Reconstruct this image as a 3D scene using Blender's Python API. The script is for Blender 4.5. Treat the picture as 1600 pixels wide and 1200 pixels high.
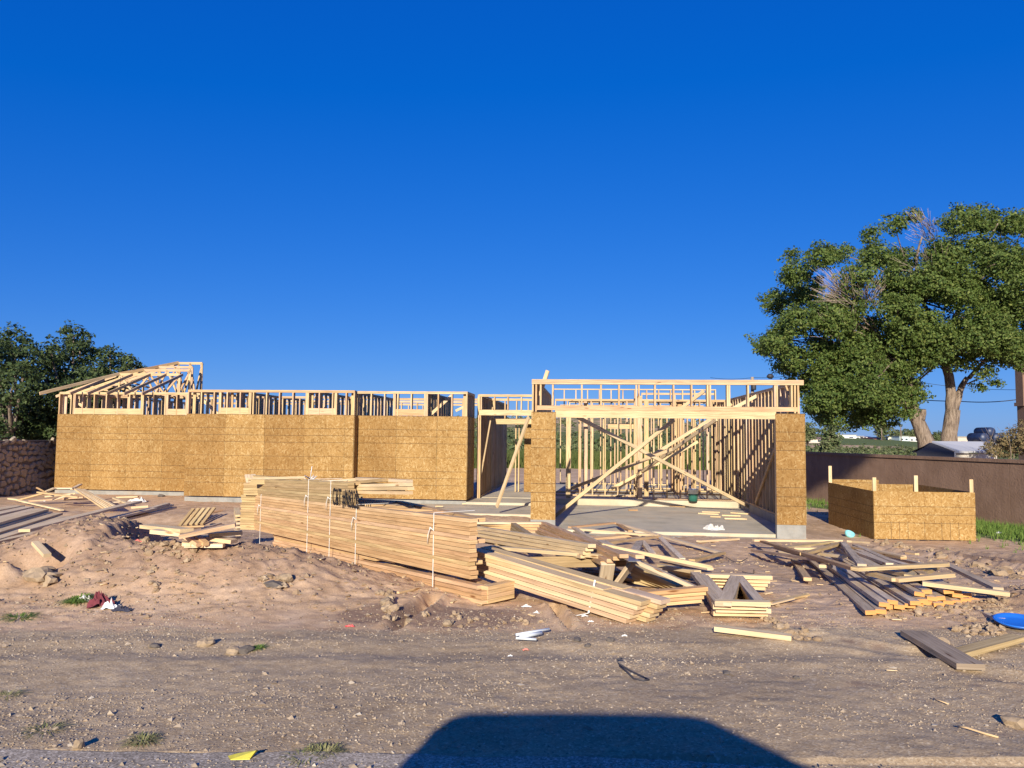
import bpy, math, random
import numpy as np
from mathutils import Vector, Matrix
random.seed(7); rng = np.random.default_rng(11)
for o in list(bpy.data.objects): bpy.data.objects.remove(o)
S = bpy.context.scene; COL = S.collection
R = math.radians
# ------------------------------------------------------------------ camera, sky, sun, exposure
CAMZ = 1.6; F = 1200.0
P_ = math.atan(80/1200); RO = R(0.6)
fwd = Vector((0, math.cos(P_), math.sin(P_))); up0 = Vector((0, -math.sin(P_), math.cos(P_))); rt0 = Vector((1, 0, 0))
rt = rt0*math.cos(RO) + up0*math.sin(RO); up = -rt0*math.sin(RO) + up0*math.cos(RO)
cd = bpy.data.cameras.new('camera'); cam = bpy.data.objects.new('camera', cd); COL.objects.link(cam)
M = Matrix((rt, up, -fwd)).transposed().to_4x4(); M.translation = (0, 0, CAMZ); cam.matrix_world = M
cd.sensor_width = 36; cd.lens = 27; cd.clip_end = 9000; cd.clip_start = 0.05
S.camera = cam
SUN_EL = R(19.3); SUN_AZ = R(9.4)
W = bpy.data.worlds.new('World'); S.world = W; W.use_nodes = True
nt = W.node_tree; bg = nt.nodes['Background']
sky = nt.nodes.new('ShaderNodeTexSky'); sky.sky_type = 'NISHITA'; sky.sun_disc = False
sky.sun_elevation = SUN_EL; sky.sun_rotation = math.pi+SUN_AZ; sky.altitude = 1200; sky.air_density = 1.0; sky.dust_density = 0.35; sky.ozone_density = 3.0
hs = nt.nodes.new('ShaderNodeHueSaturation'); hs.inputs['Saturation'].default_value = 1.27; hs.inputs['Hue'].default_value = 0.50; hs.inputs['Value'].default_value = 1.0
nt.links.new(sky.outputs[0], hs.inputs['Color'])
sep = nt.nodes.new('ShaderNodeSeparateColor'); cmb = nt.nodes.new('ShaderNodeCombineColor'); nt.links.new(hs.outputs[0], sep.inputs[0])
for ch, (g_, a_, o_) in enumerate(((.80, .33, -.13), (.68, .655, 0), (.42, 2.42, 0))):     # one deep-blue film response for the whole sky
    mx_ = nt.nodes.new('ShaderNodeMath'); mx_.operation = 'MAXIMUM'; mx_.inputs[1].default_value = 0; nt.links.new(sep.outputs[ch], mx_.inputs[0])
    pw = nt.nodes.new('ShaderNodeMath'); pw.operation = 'POWER'; pw.inputs[1].default_value = g_; nt.links.new(mx_.outputs[0], pw.inputs[0])
    ml = nt.nodes.new('ShaderNodeMath'); ml.operation = 'MULTIPLY_ADD'; ml.inputs[1].default_value = a_; ml.inputs[2].default_value = o_; nt.links.new(pw.outputs[0], ml.inputs[0])
    m2 = nt.nodes.new('ShaderNodeMath'); m2.operation = 'MAXIMUM'; m2.inputs[1].default_value = .01; nt.links.new(ml.outputs[0], m2.inputs[0]); nt.links.new(m2.outputs[0], cmb.inputs[ch])
nt.links.new(cmb.outputs[0], bg.inputs[0]); bg.inputs[1].default_value = 0.10
sd = bpy.data.lights.new('sun', 'SUN'); sd.energy = 5.0; sd.angle = R(0.53); sd.color = (1.0, 0.91, 0.76)
so = bpy.data.objects.new('sun', sd); COL.objects.link(so)
so.rotation_euler = Vector((math.sin(SUN_AZ)*math.cos(SUN_EL), math.cos(SUN_AZ)*math.cos(SUN_EL), -math.sin(SUN_EL))).to_track_quat('-Z', 'Y').to_euler()
so.location = (-5, -30, 12)
vs = S.view_settings; vs.view_transform = 'Standard'; vs.look = 'None'; vs.gamma = 1; vs.use_curve_mapping = False; vs.exposure = 0.5
S.render.resolution_x = 1024; S.render.resolution_y = 768

# ------------------------------------------------------------------ terrain height
def hsh(i, j, s):
    n = (i.astype(np.int64)*374761393 + j.astype(np.int64)*668265263 + s*982451653) & 0xffffffff
    n = ((n ^ (n >> 13))*1274126177) & 0xffffffff
    return ((n ^ (n >> 16)) & 0xffff)/65535.0
def vn(x, y, s=0):
    xi = np.floor(x); yi = np.floor(y); fx = x-xi; fy = y-yi
    fx = fx*fx*(3-2*fx); fy = fy*fy*(3-2*fy)
    a = hsh(xi, yi, s); b = hsh(xi+1, yi, s); c = hsh(xi, yi+1, s); d = hsh(xi+1, yi+1, s)
    return (a+(b-a)*fx)*(1-fy)+(c+(d-c)*fx)*fy - .5
def fbm(x, y, o=4, s=0, g=.5):
    r = 0; a = 1.0
    for k in range(o):
        r = r+a*vn(x*(2**k)+17.3*k, y*(2**k)-9.1*k, s+k); a *= g
    return r
def ss(a, b, t): t = np.clip((t-a)/(b-a), 0, 1); return t*t*(3-2*t)
def gs(x, y, cx, cy, rx, ry): return np.exp(-(((x-cx)/rx)**2+((y-cy)/ry)**2))
def Hm(x, y):      # large shape of the ground
    h = -.45*ss(6.9, 14, y) - .17*ss(14, 18, y) - .28*ss(28, 38, y)
    h = h - .28*ss(5, 9, x)*ss(10, 18, y)*(1-ss(28, 38, y))
    h = h + .09*ss(-6, -9, x)*ss(18, 21, y)*(1-ss(28, 38, y))
    h = h + .63*gs(x, y, -4.75, 9.15, 1.1, 1.1)+.24*gs(x, y, -7.8, 12.3, 3.0, 2.4) + .13*gs(x, y, -6.2, 8.3, 1.3, .8) + .36*gs(x, y, -3.3, 8.1, 1.5, .75) + .16*gs(x, y, -2.3, 8.3, 1.0, .7)
    h = h + .24*gs(x, y, 5.9, 7.5, 1.2, .75) + .06*gs(x, y, 3.3, 11.6, .9, .9)
    h = h + .03*gs(x, y, 2.4, 6.4, .5, .35)
    a = np.clip(ss(-1, -2.5, x)*ss(18.3, 19.6, y)*(1-ss(25.5, 28, y)), 0, 1)       # soil banked against the left wing and the porch
    h = h*(1-a) + a*(-.455)
    b = ss(.9, .3, x)*ss(-4.6, -4.0, x)*ss(17.3, 19.0, y)*(1-ss(24, 25, y)); h = h*(1-b)+b*(-.47)
    hill = ss(130, 420, y)*(1-ss(40, 210, x))*11
    return h + hill*(1+.3*vn(x/60, y/60, 5))
def Hd(x, y):      # with small relief
    h = Hm(x, y)
    near = 1-ss(30, 60, y)
    site = ss(6.2, 7.4, y + .5*vn(x*.8, y*.8, 9))
    m = np.clip(gs(x, y, -4.9, 8.9, 2.6, 1.7)+gs(x, y, -2.6, 8.2, 1.9, .9)+gs(x, y, 5.2, 7.7, 1.5, .9)+.8*gs(x, y, 7.8, 12, 2.5, 3.2)+.5*gs(x, y, 2.4, 6.6, .8, .4), 0, 1.2)
    h = h + near*(site*(.038*fbm(x*1.1, y*1.1, 4, 3)+.02*fbm(x*7, y*7, 4, 21, .6)) + (1-site)*(.02*fbm(x*1.3, y*1.3, 3, 31)+.009*fbm(x*14, y*14, 3, 41, .6)))
    cl = np.abs(fbm(x*4.5, y*4.5, 4, 51, .62))
    h = h + near*m*(.05*(cl-.2)+.045*np.abs(fbm(x*9, y*9, 4, 61, .68)))
    # cut side of the mound and a pit
    h = h - .17*ss(-4.42, -4.28, x)*gs(x, y, -4.3, 9.1, 1.0, .75)*(x > -4.5) - .45*gs(x, y, -4.78, 7.9, .26, .20) + .16*gs(x, y, -4.98, 7.62, .22, .13)
    # tyre ruts
    for k, (x0, y0, x1, y1, wd, dp) in enumerate([(8.0, 17.5, 8.6, 9.0, .16, .17), (9.7, 18, 10.2, 10, .16, .14), (-.95, 6.55, -.72, 7.6, .07, .10), (.55, 6.6, .38, 7.5, .05, .09), (2.1, 6.3, 3.6, 5.7, .10, .015), (3.2, 5.4, 5.5, 4.4, .12, .03), (-7, 5.6, 3.5, 5.9, .16, .012)]):
        dx, dy = x1-x0, y1-y0; L = math.hypot(dx, dy)
        t = ((x-x0)*dx+(y-y0)*dy)/L; d = ((x-x0)*dy-(y-y0)*dx)/L + .05*vn(t*3, t*0+k, 77)
        inn = ss(-.2, .2, t)*(1-ss(L-.2, L+.2, t))
        h = h + inn*dp*(-np.exp(-(d/wd)**2)+.6*np.exp(-((np.abs(d)-1.6*wd)/(.6*wd))**2))*(1+.8*vn(t*9, d*0, 78))
    h = np.where((y < 3.95+.03*x*.2) & (y > -12), np.minimum(h, -.02), h)
    return h
def pdir(px, py):
    return rt*((px-800)/F)+up*((600-py)/F)+fwd
def PT(px, py, Y):
    d = pdir(px, py); return Vector((d.x*Y/d.y, Y, CAMZ+d.z*Y/d.y))
def PZ(px, py, z):
    d = pdir(px, py); k = (z-CAMZ)/d.z; return Vector((d.x*k, d.y*k, z))
YS = np.concatenate([np.linspace(3, 30, 1600), np.linspace(30, 300, 800)[1:]])
def GR(px, py, h=0.0):
    d = pdir(px, py); xs = d.x/d.y*YS; zs = CAMZ+d.z/d.y*YS
    g = zs-(Hm(xs, YS)+h); i = int(np.argmax(g < 0))
    if i == 0: i = 400
    t = g[i-1]/(g[i-1]-g[i]); Y = YS[i-1]+t*(YS[i]-YS[i-1])
    return Vector((d.x/d.y*Y, Y, CAMZ+d.z/d.y*Y))
def hz(x, y): return float(Hd(np.array([float(x)]), np.array([float(y)]))[0])

# ------------------------------------------------------------------ materials
def NM(name):
    m = bpy.data.materials.new(name); m.use_nodes = True
    t = m.node_tree; return m, t, t.nodes['Principled BSDF']
class N:
    def __init__(s, t): s.t = t
    def __call__(s, typ, **kw):
        n = s.t.nodes.new('ShaderNode'+typ)
        for k, v in kw.items():
            if k.startswith('i_'):
                key = k[2:]; key = int(key) if key.isdigit() else key.replace('_', ' ')
                if hasattr(v, 'is_linked') or isinstance(v, bpy.types.NodeSocket): s.t.links.new(v, n.inputs[key])
                else: n.inputs[key].default_value = v
            else: setattr(n, k, v)
        return n
    def ramp(s, fac, cols):
        n = s.t.nodes.new('ShaderNodeValToRGB'); e = n.color_ramp.elements
        while len(e) < len(cols): e.new(.5)
        for q, (p, c) in zip(e, cols): q.position = p; q.color = (*c, 1) if len(c) == 3 else c
        s.t.links.new(fac, n.inputs[0]); return n.outputs[0]
    def math(s, op, a, b=0.0):
        n = s.t.nodes.new('ShaderNodeMath'); n.operation = op
        for k, v in ((0, a), (1, b)):
            if isinstance(v, (int, float)): n.inputs[k].default_value = v
            else: s.t.links.new(v, n.inputs[k])
        return n.outputs[0]
    def mix(s, fac, a, b, mode='MIX'):
        n = s.t.nodes.new('ShaderNodeMix'); n.data_type = 'RGBA'; n.blend_type = mode
        for k, v in ((0, fac), (6, a), (7, b)):
            if isinstance(v, (int, float)): n.inputs[k].default_value = v
            elif isinstance(v, tuple): n.inputs[k].default_value = (*v, 1)
            else: s.t.links.new(v, n.inputs[k])
        return n.outputs[2]
def plain(name, col, rough=.8, bump=0, sc=20, var=.15, metal=0):
    m, t, b = NM(name); n = N(t)
    tc = n('TexCoord'); ns = n('TexNoise', i_Vector=tc.outputs['Object'], i_Scale=sc, i_Detail=5.0)
    oi = n('ObjectInfo')
    c = n.ramp(ns.outputs[0], [(.25, tuple(max(0, x*(1-var)) for x in col)), (.75, tuple(min(1, x*(1+var)) for x in col))])
    t.links.new(c, b.inputs['Base Color']); b.inputs['Roughness'].default_value = rough; b.inputs['Metallic'].default_value = metal
    if bump:
        bp = n('Bump', i_Strength=bump, i_Distance=.01, i_Height=ns.outputs[0]); t.links.new(bp.outputs[0], b.inputs['Normal'])
    return m
def wood(name, cols, rough=.75, grain=.35, stain=0.0):
    m, t, b = NM(name); n = N(t)
    oi = n('ObjectInfo'); ge = n('NewGeometry'); uv = n('UVMap')
    r = n.math('FRACT', n.math('ADD', oi.outputs['Random'], ge.outputs['Random Per Island']))
    base = n.ramp(r, [(i/(len(cols)-1), c) for i, c in enumerate(cols)])
    off = n('CombineXYZ', i_X=n.math('MULTIPLY', r, 53.0), i_Y=n.math('MULTIPLY', r, 17.0))
    ad = n('VectorMath', operation='ADD', i_0=uv.outputs[0], i_1=off.outputs[0])
    mp = n('Mapping', i_Vector=ad.outputs[0], i_Scale=(1.3, 28, 1))
    g = n('TexNoise', i_Vector=mp.outputs[0], i_Scale=1.6, i_Detail=6.0, i_Roughness=.6, i_Distortion=.6)
    c = n.mix(1.0, base, n.ramp(g.outputs[0], [(.3, (1-grain, 1-grain*1.15, 1-grain*1.3)), (.62, (1.08, 1.06, 1.03))]), 'MULTIPLY')
    mk = n('Mapping', i_Vector=ad.outputs[0], i_Scale=(1.7, 9, 1))
    vo = n('TexVoronoi', i_Vector=mk.outputs[0], i_Scale=1.0)
    kn = n.ramp(vo.outputs['Distance'], [(.05, (1, 1, 1)), (.12, (0, 0, 0))])
    c = n.mix(kn, c, n.mix(1.0, c, (.42, .30, .22), 'MULTIPLY'))
    lf = n('TexNoise', i_Vector=ad.outputs[0], i_Scale=1.1, i_Detail=3.0)
    c = n.mix(1.0, c, n.ramp(lf.outputs[0], [(.3, (.84-stain, .83-stain, .82-stain)), (.6, (1.04, 1.03, 1.02))]), 'MULTIPLY')
    t.links.new(c, b.inputs['Base Color']); b.inputs['Roughness'].default_value = rough; b.inputs['Specular IOR Level'].default_value = .1
    bp = n('Bump', i_Strength=.3, i_Distance=.001, i_Height=g.outputs[0]); t.links.new(bp.outputs[0], b.inputs['Normal'])
    return m
def osb(name, lines='z', offs=0.0, dark=1.0):
    m, t, b = NM(name); n = N(t)
    tc = n('TexCoord'); oi = n('ObjectInfo')
    off = n('CombineXYZ', i_X=n.math('MULTIPLY', oi.outputs['Random'], 71.0), i_Z=n.math('MULTIPLY', oi.outputs['Random'], 37.0))
    p = n('VectorMath', operation='ADD', i_0=tc.outputs['Object'], i_1=off.outputs[0])
    ns = n('TexNoise', i_Vector=p.outputs[0], i_Scale=7.0, i_Detail=2.0)
    cols = []
    for k, rot in enumerate((.5, 1.45, 2.5)):
        mp = n('Mapping', vector_type='TEXTURE', i_Vector=p.outputs[0], i_Rotation=(0, rot, 0), i_Scale=(1/11, 1/11, 1/42))
        vo = n('TexVoronoi', i_Vector=mp.outputs[0], i_Scale=1.0, i_Randomness=1.0)
        cols.append(vo)
    mx = n.mix(n.ramp(ns.outputs[0], [(.46, (0, 0, 0)), (.50, (1, 1, 1))]), cols[0].outputs['Color'], cols[1].outputs['Color'])
    ns2 = n('TexNoise', i_Vector=p.outputs[0], i_Scale=11.0, i_Detail=2.0)
    mx = n.mix(n.ramp(ns2.outputs[0], [(.52, (0, 0, 0)), (.56, (1, 1, 1))]), mx, cols[2].outputs['Color'])
    bw = n('SeparateColor', i_Color=mx)
    d = dark
    c = n.ramp(bw.outputs[0], [(0, (.26*d, .142*d, .042*d)), (.3, (.36*d, .212*d, .070*d)), (.75, (.405*d, .252*d, .095*d)), (1, (.50*d, .355*d, .165*d))])
    lf = n('TexNoise', i_Vector=p.outputs[0], i_Scale=1.3, i_Detail=4.0)
    c = n.mix(1.0, c, n.ramp(lf.outputs[0], [(.3, (.84, .81, .76)), (.7, (1.08, 1.07, 1.05))]), 'MULTIPLY')
    bv = n.ramp(oi.outputs['Random'], [(0, (.84, .80, .75)), (.5, (1.0, 1.0, 1.0)), (1, (1.10, 1.12, 1.14))])
    c = n.mix(1.0, c, bv, 'MULTIPLY')
    sp = n('SeparateXYZ', i_Vector=tc.outputs['Object'])
    ax = []
    for a in lines:
        s_ = sp.outputs['XYZ'.index(a.upper())]
        mo = n.math('FLOORED_MODULO', n.math('ADD', s_, offs), 1.2192)
        tot = None
        for q in (.4064, .6096, .8128, 1.2152):
            l = n.math('LESS_THAN', n.math('ABSOLUTE', n.math('SUBTRACT', mo, q)), .0075)
            tot = l if tot is None else n.math('MAXIMUM', tot, l)
        if a == 'x': tot = n.math('MULTIPLY', tot, n.math('LESS_THAN', sp.outputs[2], .44))
        ax.append(tot)
    ln = ax[0] if len(ax) == 1 else n.math('MAXIMUM', ax[0], ax[1])
    c = n.mix(n.math('MULTIPLY', ln, .62), c, (.06, .035, .02))
    xm = n.math('ABSOLUTE', n.math('SUBTRACT', n.math('FLOORED_MODULO', sp.outputs[0], .4064), .012)); zm = n.math('ABSOLUTE', n.math('SUBTRACT', n.math('FLOORED_MODULO', sp.outputs[2], .1524), .05))
    nail = n.math('MULTIPLY', n.math('LESS_THAN', xm, .006), n.math('LESS_THAN', zm, .006)); c = n.mix(n.math('MULTIPLY', nail, .7), c, (.08, .06, .05))
    edg = n('TexNoise', i_Vector=p.outputs[0], i_Scale=.55, i_Detail=2.0); c = n.mix(n.ramp(edg.outputs[0], [(.55, (0, 0, 0)), (.72, (.35, .35, .35))]), c, n.mix(1.0, c, (.74, .66, .55), 'MULTIPLY'))
    t.links.new(c, b.inputs['Base Color']); b.inputs['Roughness'].default_value = .8; b.inputs['Specular IOR Level'].default_value = .2
    bp = n('Bump', i_Strength=.3, i_Distance=.004, i_Height=bw.outputs[1]); t.links.new(bp.outputs[0], b.inputs['Normal'])
    return m
PALE = [(.66, .50, .28), (.73, .58, .36), (.70, .53, .32), (.62, .45, .25), (.76, .62, .40)]
M_stud = wood('framing_pine', [(.60, .44, .23), (.66, .52, .31), (.60, .42, .27), (.63, .48, .26), (.56, .37, .20), (.66, .50, .36)])
M_pale = wood('fresh_pine', PALE, grain=.22)
M_tan = wood('truss_pine', [(.60, .39, .20), (.67, .48, .26), (.54, .33, .165), (.68, .46, .28), (.63, .46, .23), (.57, .35, .19)])
M_olive = wood('sun_cured_pine', [(.48, .35, .18), (.55, .43, .23), (.43, .31, .16), (.52, .38, .21)])
M_grey = wood('weathered_pine', [(.66, .53, .36), (.74, .60, .42), (.58, .46, .31), (.78, .64, .46)], grain=.3, stain=.05)
M_end = plain('orange_end_paint', (.62, .28, .08), .8, var=.25, sc=14)
M_plank = wood('tan_plank', [(.80, .62, .38), (.70, .53, .32), (.84, .66, .42), (.74, .58, .38)], grain=.3)
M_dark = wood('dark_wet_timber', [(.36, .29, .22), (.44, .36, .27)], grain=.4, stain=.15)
M_osb = osb('oriented_strand_board', 'z', 0.0, .90)
M_osbx = osb('oriented_strand_board_gridded', 'zx', 0.0, .92)
M_osbx2 = osb('oriented_strand_board_side', 'zx', 0.0, .85)  # slightly darker copy of the board for the bin's side sheets
M_plate = plain('galvanised_plate', (.32, .31, .30), .45, metal=.8)

def concrete(name, col, sc=1.5):
    m, t, b = NM(name); n = N(t); g = n('NewGeometry')
    a = n('TexNoise', i_Vector=g.outputs['Position'], i_Scale=sc, i_Detail=8.0, i_Roughness=.6)
    f = n('TexNoise', i_Vector=g.outputs['Position'], i_Scale=90.0, i_Detail=2.0)
    c = n.ramp(a.outputs[0], [(.3, tuple(x*.78 for x in col)), (.5, col), (.7, tuple(min(1, x*1.15) for x in col))])
    st = n('TexNoise', i_Vector=g.outputs['Position'], i_Scale=.7, i_Detail=9.0, i_Roughness=.7, i_Distortion=.8)
    c = n.mix(n.ramp(st.outputs[0], [(.50, (0, 0, 0)), (.68, (.7, .7, .7))]), c, n.mix(1.0, c, (1.12, .98, .82), 'MULTIPLY')); c = n.mix(n.ramp(st.outputs[0], [(.28, (.6, .6, .6)), (.42, (0, 0, 0))]), c, n.mix(1.0, c, (.70, .70, .72), 'MULTIPLY'))
    c = n.mix(.12, c, f.outputs[0], 'OVERLAY')
    t.links.new(c, b.inputs['Base Color']); b.inputs['Roughness'].default_value = .85
    bp = n('Bump', i_Strength=.25, i_Distance=.004, i_Height=f.outputs[0]); t.links.new(bp.outputs[0], b.inputs['Normal'])
    return m
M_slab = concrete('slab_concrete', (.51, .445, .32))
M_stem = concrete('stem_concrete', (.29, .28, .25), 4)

def dirt_mat():
    m, t, b = NM('site_dirt'); n = N(t); g = n('NewGeometry'); P = g.outputs['Position']
    at = n('VertexColor', layer_name='zone'); z = n('SeparateColor', i_Color=at.outputs[0])
    big = n('TexNoise', i_Vector=P, i_Scale=.5, i_Detail=6.0, i_Roughness=.6)
    mid = n('TexNoise', i_Vector=P, i_Scale=4.0, i_Detail=7.0, i_Roughness=.65)
    fin = n('TexNoise', i_Vector=P, i_Scale=55.0, i_Detail=5.0, i_Roughness=.7)
    dirt = n.ramp(mid.outputs[0], [(.25, (.35, .235, .145)), (.45, (.44, .308, .20)), (.6, (.49, .355, .24)), (.8, (.56, .42, .29))])
    dirt = n.mix(1.0, dirt, n.ramp(at.outputs['Alpha'], [(.0, (1.32, 1.30, 1.22)), (.9, (.84, .80, .80))]), 'MULTIPLY')  # same soil: flat dirt painted lighter, mounds darker, to offset the low sun
    dirt = n.mix(1.0, dirt, n.ramp(big.outputs[0], [(.35, (.80, .77, .74)), (.6, (1.06, 1.04, 1.02))]), 'MULTIPLY')
    vo = n('TexVoronoi', i_Vector=P, i_Scale=75.0)
    vs_ = n('SeparateColor', i_Color=vo.outputs['Color'])
    grav = n.ramp(vs_.outputs[0], [(0, (.29, .215, .135)), (.5, (.42, .33, .215)), (.85, (.49, .395, .265)), (.98, (.56, .475, .34))])
    gd = n.ramp(mid.outputs[0], [(.3, (.39, .29, .18)), (.65, (.52, .40, .26))])
    grav = n.mix(n.ramp(fin.outputs[0], [(.42, (0, 0, 0)), (.56, (1, 1, 1))]), gd, grav)
    grav = n.mix(1.0, grav, n.ramp(big.outputs[0], [(.3, (.78, .74, .72)), (.65, (1.12, 1.08, 1.03))]), 'MULTIPLY')
    gm = n.math('ADD', z.outputs[0], n.math('MULTIPLY', n.math('SUBTRACT', mid.outputs[0], .5), 1.1))
    c = n.mix(n.ramp(gm, [(.40, (0, 0, 0)), (.60, (1, 1, 1))]), dirt, grav)
    dm = n.math('ADD', z.outputs[2], n.math('MULTIPLY', n.math('SUBTRACT', mid.outputs[0], .5), 1.4))
    c = n.mix(n.math('MULTIPLY', n.ramp(dm, [(.38, (0, 0, 0)), (.62, (1, 1, 1))]), .75), c, (.22, .14, .10))
    grn = n.ramp(mid.outputs[0], [(.3, (.07, .10, .03)), (.5, (.13, .17, .05)), (.7, (.26, .25, .11))])
    mm = n('TexNoise', i_Vector=P, i_Scale=.22, i_Detail=7.0, i_Roughness=.7)
    gz = n.math('ADD', z.outputs[1], n.math('MULTIPLY', n.math('SUBTRACT', mm.outputs[0], .5), 1.3))
    c = n.mix(n.ramp(gz, [(.45, (0, 0, 0)), (.58, (1, 1, 1))]), c, grn)
    c = n.mix(.5, c, n.ramp(fin.outputs[0], [(.3, (.6, .6, .6)), (.7, (1.3, 1.3, 1.3))]), 'MULTIPLY')
    t.links.new(c, b.inputs['Base Color']); b.inputs['Roughness'].default_value = .95; b.inputs['Specular IOR Level'].default_value = .1
    bp = n('Bump', i_Strength=.6, i_Distance=.008, i_Height=fin.outputs[0])
    bp2 = n('Bump', i_Strength=.35, i_Distance=.004, i_Height=vo.outputs['Distance'], i_Normal=bp.outputs[0])
    t.links.new(bp2.outputs[0], b.inputs['Normal'])
    return m
def island(name, cols, rough=.9, trans=0.0, spec=.2):
    m, t, b = NM(name); n = N(t); g = n('NewGeometry')
    c = n.ramp(g.outputs['Random Per Island'], [(i/(len(cols)-1), c) for i, c in enumerate(cols)])
    t.links.new(c, b.inputs['Base Color']); b.inputs['Roughness'].default_value = rough; b.inputs['Specular IOR Level'].default_value = spec
    if trans:
        tr = n('BsdfTranslucent'); t.links.new(c, tr.inputs[0])
        mx = n('MixShader', i_0=trans); t.links.new(b.outputs[0], mx.inputs[1]); t.links.new(tr.outputs[0], mx.inputs[2])
        t.links.new(mx.outputs[0], t.nodes['Material Output'].inputs[0])
    return m

# ------------------------------------------------------------------ object helpers
def tag(o, label=None, cat=None, group=None, kind=None):
    if label: o['label'] = label
    if cat: o['category'] = cat
    if group: o['group'] = group
    if kind: o['kind'] = kind
    return o
def thing(name, label, cat, loc=(0, 0, 0), group=None, rz=0):
    o = bpy.data.objects.new(name, None); COL.objects.link(o); o.location = loc; o.rotation_euler = (0, 0, rz); o.empty_display_size = .2
    return tag(o, label, cat, group)
def arr(name, V, Fc, mat, parent=None, loc=None, smooth=False, uv=None):
    V = np.asarray(V, dtype=np.float32); Fc = np.asarray(Fc, dtype=np.int32); k = Fc.shape[1]
    me = bpy.data.meshes.new(name); me.vertices.add(len(V)); me.vertices.foreach_set('co', V.ravel())
    me.loops.add(Fc.size); me.loops.foreach_set('vertex_index', Fc.ravel())
    me.polygons.add(len(Fc)); me.polygons.foreach_set('loop_start', np.arange(0, Fc.size, k, dtype=np.int32))
    me.polygons.foreach_set('use_smooth', np.full(len(Fc), bool(smooth)))
    me.update(calc_edges=True)
    for q in (mat if isinstance(mat, (list, tuple)) else [mat]): me.materials.append(q)
    o = bpy.data.objects.new(name, me); COL.objects.link(o)
    if parent: o.parent = parent
    if loc is not None: o.location = loc
    return o
def meshobj(name, vs_, fs, mat, parent=None, loc=None, smooth=False):
    me = bpy.data.meshes.new(name); me.from_pydata([tuple(v) for v in vs_], [], fs); me.update()
    for q in (mat if isinstance(mat, (list, tuple)) else [mat]): me.materials.append(q)
    if smooth:
        for p in me.polygons: p.use_smooth = True
    o = bpy.data.objects.new(name, me); COL.objects.link(o)
    if parent: o.parent = parent
    if loc is not None: o.location = loc
    return o
BF = [(0, 4, 5, 1), (2, 3, 7, 6), (0, 1, 3, 2), (4, 6, 7, 5), (0, 2, 6, 4), (1, 5, 7, 3)]   # -y,+y? faces of a box from 8 corners (x,y,z bits)
class Beams:          # collects straight timbers into one mesh, uv.x runs along the timber
    def __init__(s): s.v = []; s.f = []; s.uv = []; s.mi = []
    def add(s, p0, p1, w, t, side=None, seed=None, capmat=0):
        p0 = Vector(p0); p1 = Vector(p1); a = p1-p0; L = a.length; a.normalize()
        if side is None:
            side = Vector((0, 0, 1)).cross(a)
            if side.length < 1e-3: side = Vector((1, 0, 0))
        side = Vector(side); side = (side-a*side.dot(a)).normalized(); nrm = a.cross(side)
        b = len(s.v); sd_ = random.random()*9 if seed is None else seed
        for i in range(8):
            x, y, z = i & 1, (i >> 1) & 1, (i >> 2) & 1
            s.v.append(p0+a*(L*x)+side*(w*(y-.5))+nrm*(t*(z-.5)))
        for fi, (fc, kind) in enumerate(zip([(0, 1, 5, 4), (2, 6, 7, 3), (0, 2, 3, 1), (4, 5, 7, 6), (0, 4, 6, 2), (1, 3, 7, 5)], 'yyzzxx')):
            s.f.append(tuple(b+k for k in fc)); s.mi.append(capmat if kind == 'x' else 0)
            for k in fc:
                x, y, z = k & 1, (k >> 1) & 1, (k >> 2) & 1
                if kind == 'y': u = (L*x, t*z + sd_)
                elif kind == 'z': u = (L*x, w*y + sd_+.3)
                else: u = (w*y*.3 + sd_, t*z*1.5 + sd_)
                s.uv.append(u)
        return s
    def mesh(s, name, mats):
        me = bpy.data.meshes.new(name); me.from_pydata([tuple(v) for v in s.v], [], s.f)
        ul = me.uv_layers.new(name='UVMap'); ul.data.foreach_set('uv', np.array(s.uv, dtype=np.float32).ravel())
        me.polygons.foreach_set('material_index', np.array(s.mi, dtype=np.int32)); me.update()
        for q in (mats if isinstance(mats, (list, tuple)) else [mats]): me.materials.append(q)
        return me
    def build(s, name, mats, parent=None, origin=None):
        if origin is not None:
            origin = Vector(origin); s.v = [v-origin for v in s.v]
        o = bpy.data.objects.new(name, s.mesh(name, mats)); COL.objects.link(o)
        if origin is not None: o.location = origin
        if parent: o.parent = parent
        return o
def beam(name, p0, p1, w, t, mat, parent=None, side=None, cap=None):
    """one timber; its origin sits at its first end (thing) or at the parent's origin (part)"""
    b = Beams().add(p0, p1, w, t, side, capmat=1 if cap else 0)
    mats = [mat, cap] if cap else [mat]
    if parent is None: return b.build(name, mats, None, p0)
    o = b.build(name, mats, parent); o.matrix_parent_inverse = parent.matrix_world.inverted() if False else Matrix.Identity(4)
    off = Vector(parent.location) if parent.type == 'EMPTY' else Vector((0, 0, 0))
    o.location = (-off.x, -off.y, -off.z) if parent.rotation_euler.z == 0 else (0, 0, 0)
    return o
def boxm(x0, x1, y0, y1, z0, z1):
    vs_ = [(x, y, z) for z in (z0, z1) for y in (y0, y1) for x in (x0, x1)]
    return vs_, [(0, 2, 3, 1), (4, 5, 7, 6), (0, 1, 5, 4), (2, 6, 7, 3), (0, 4, 6, 2), (1, 3, 7, 5)]
def box(name, a, b, mat, parent=None, loc=None):
    v, f = boxm(a[0], b[0], a[1], b[1], a[2], b[2]); return meshobj(name, v, f, mat, parent, loc)
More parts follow.
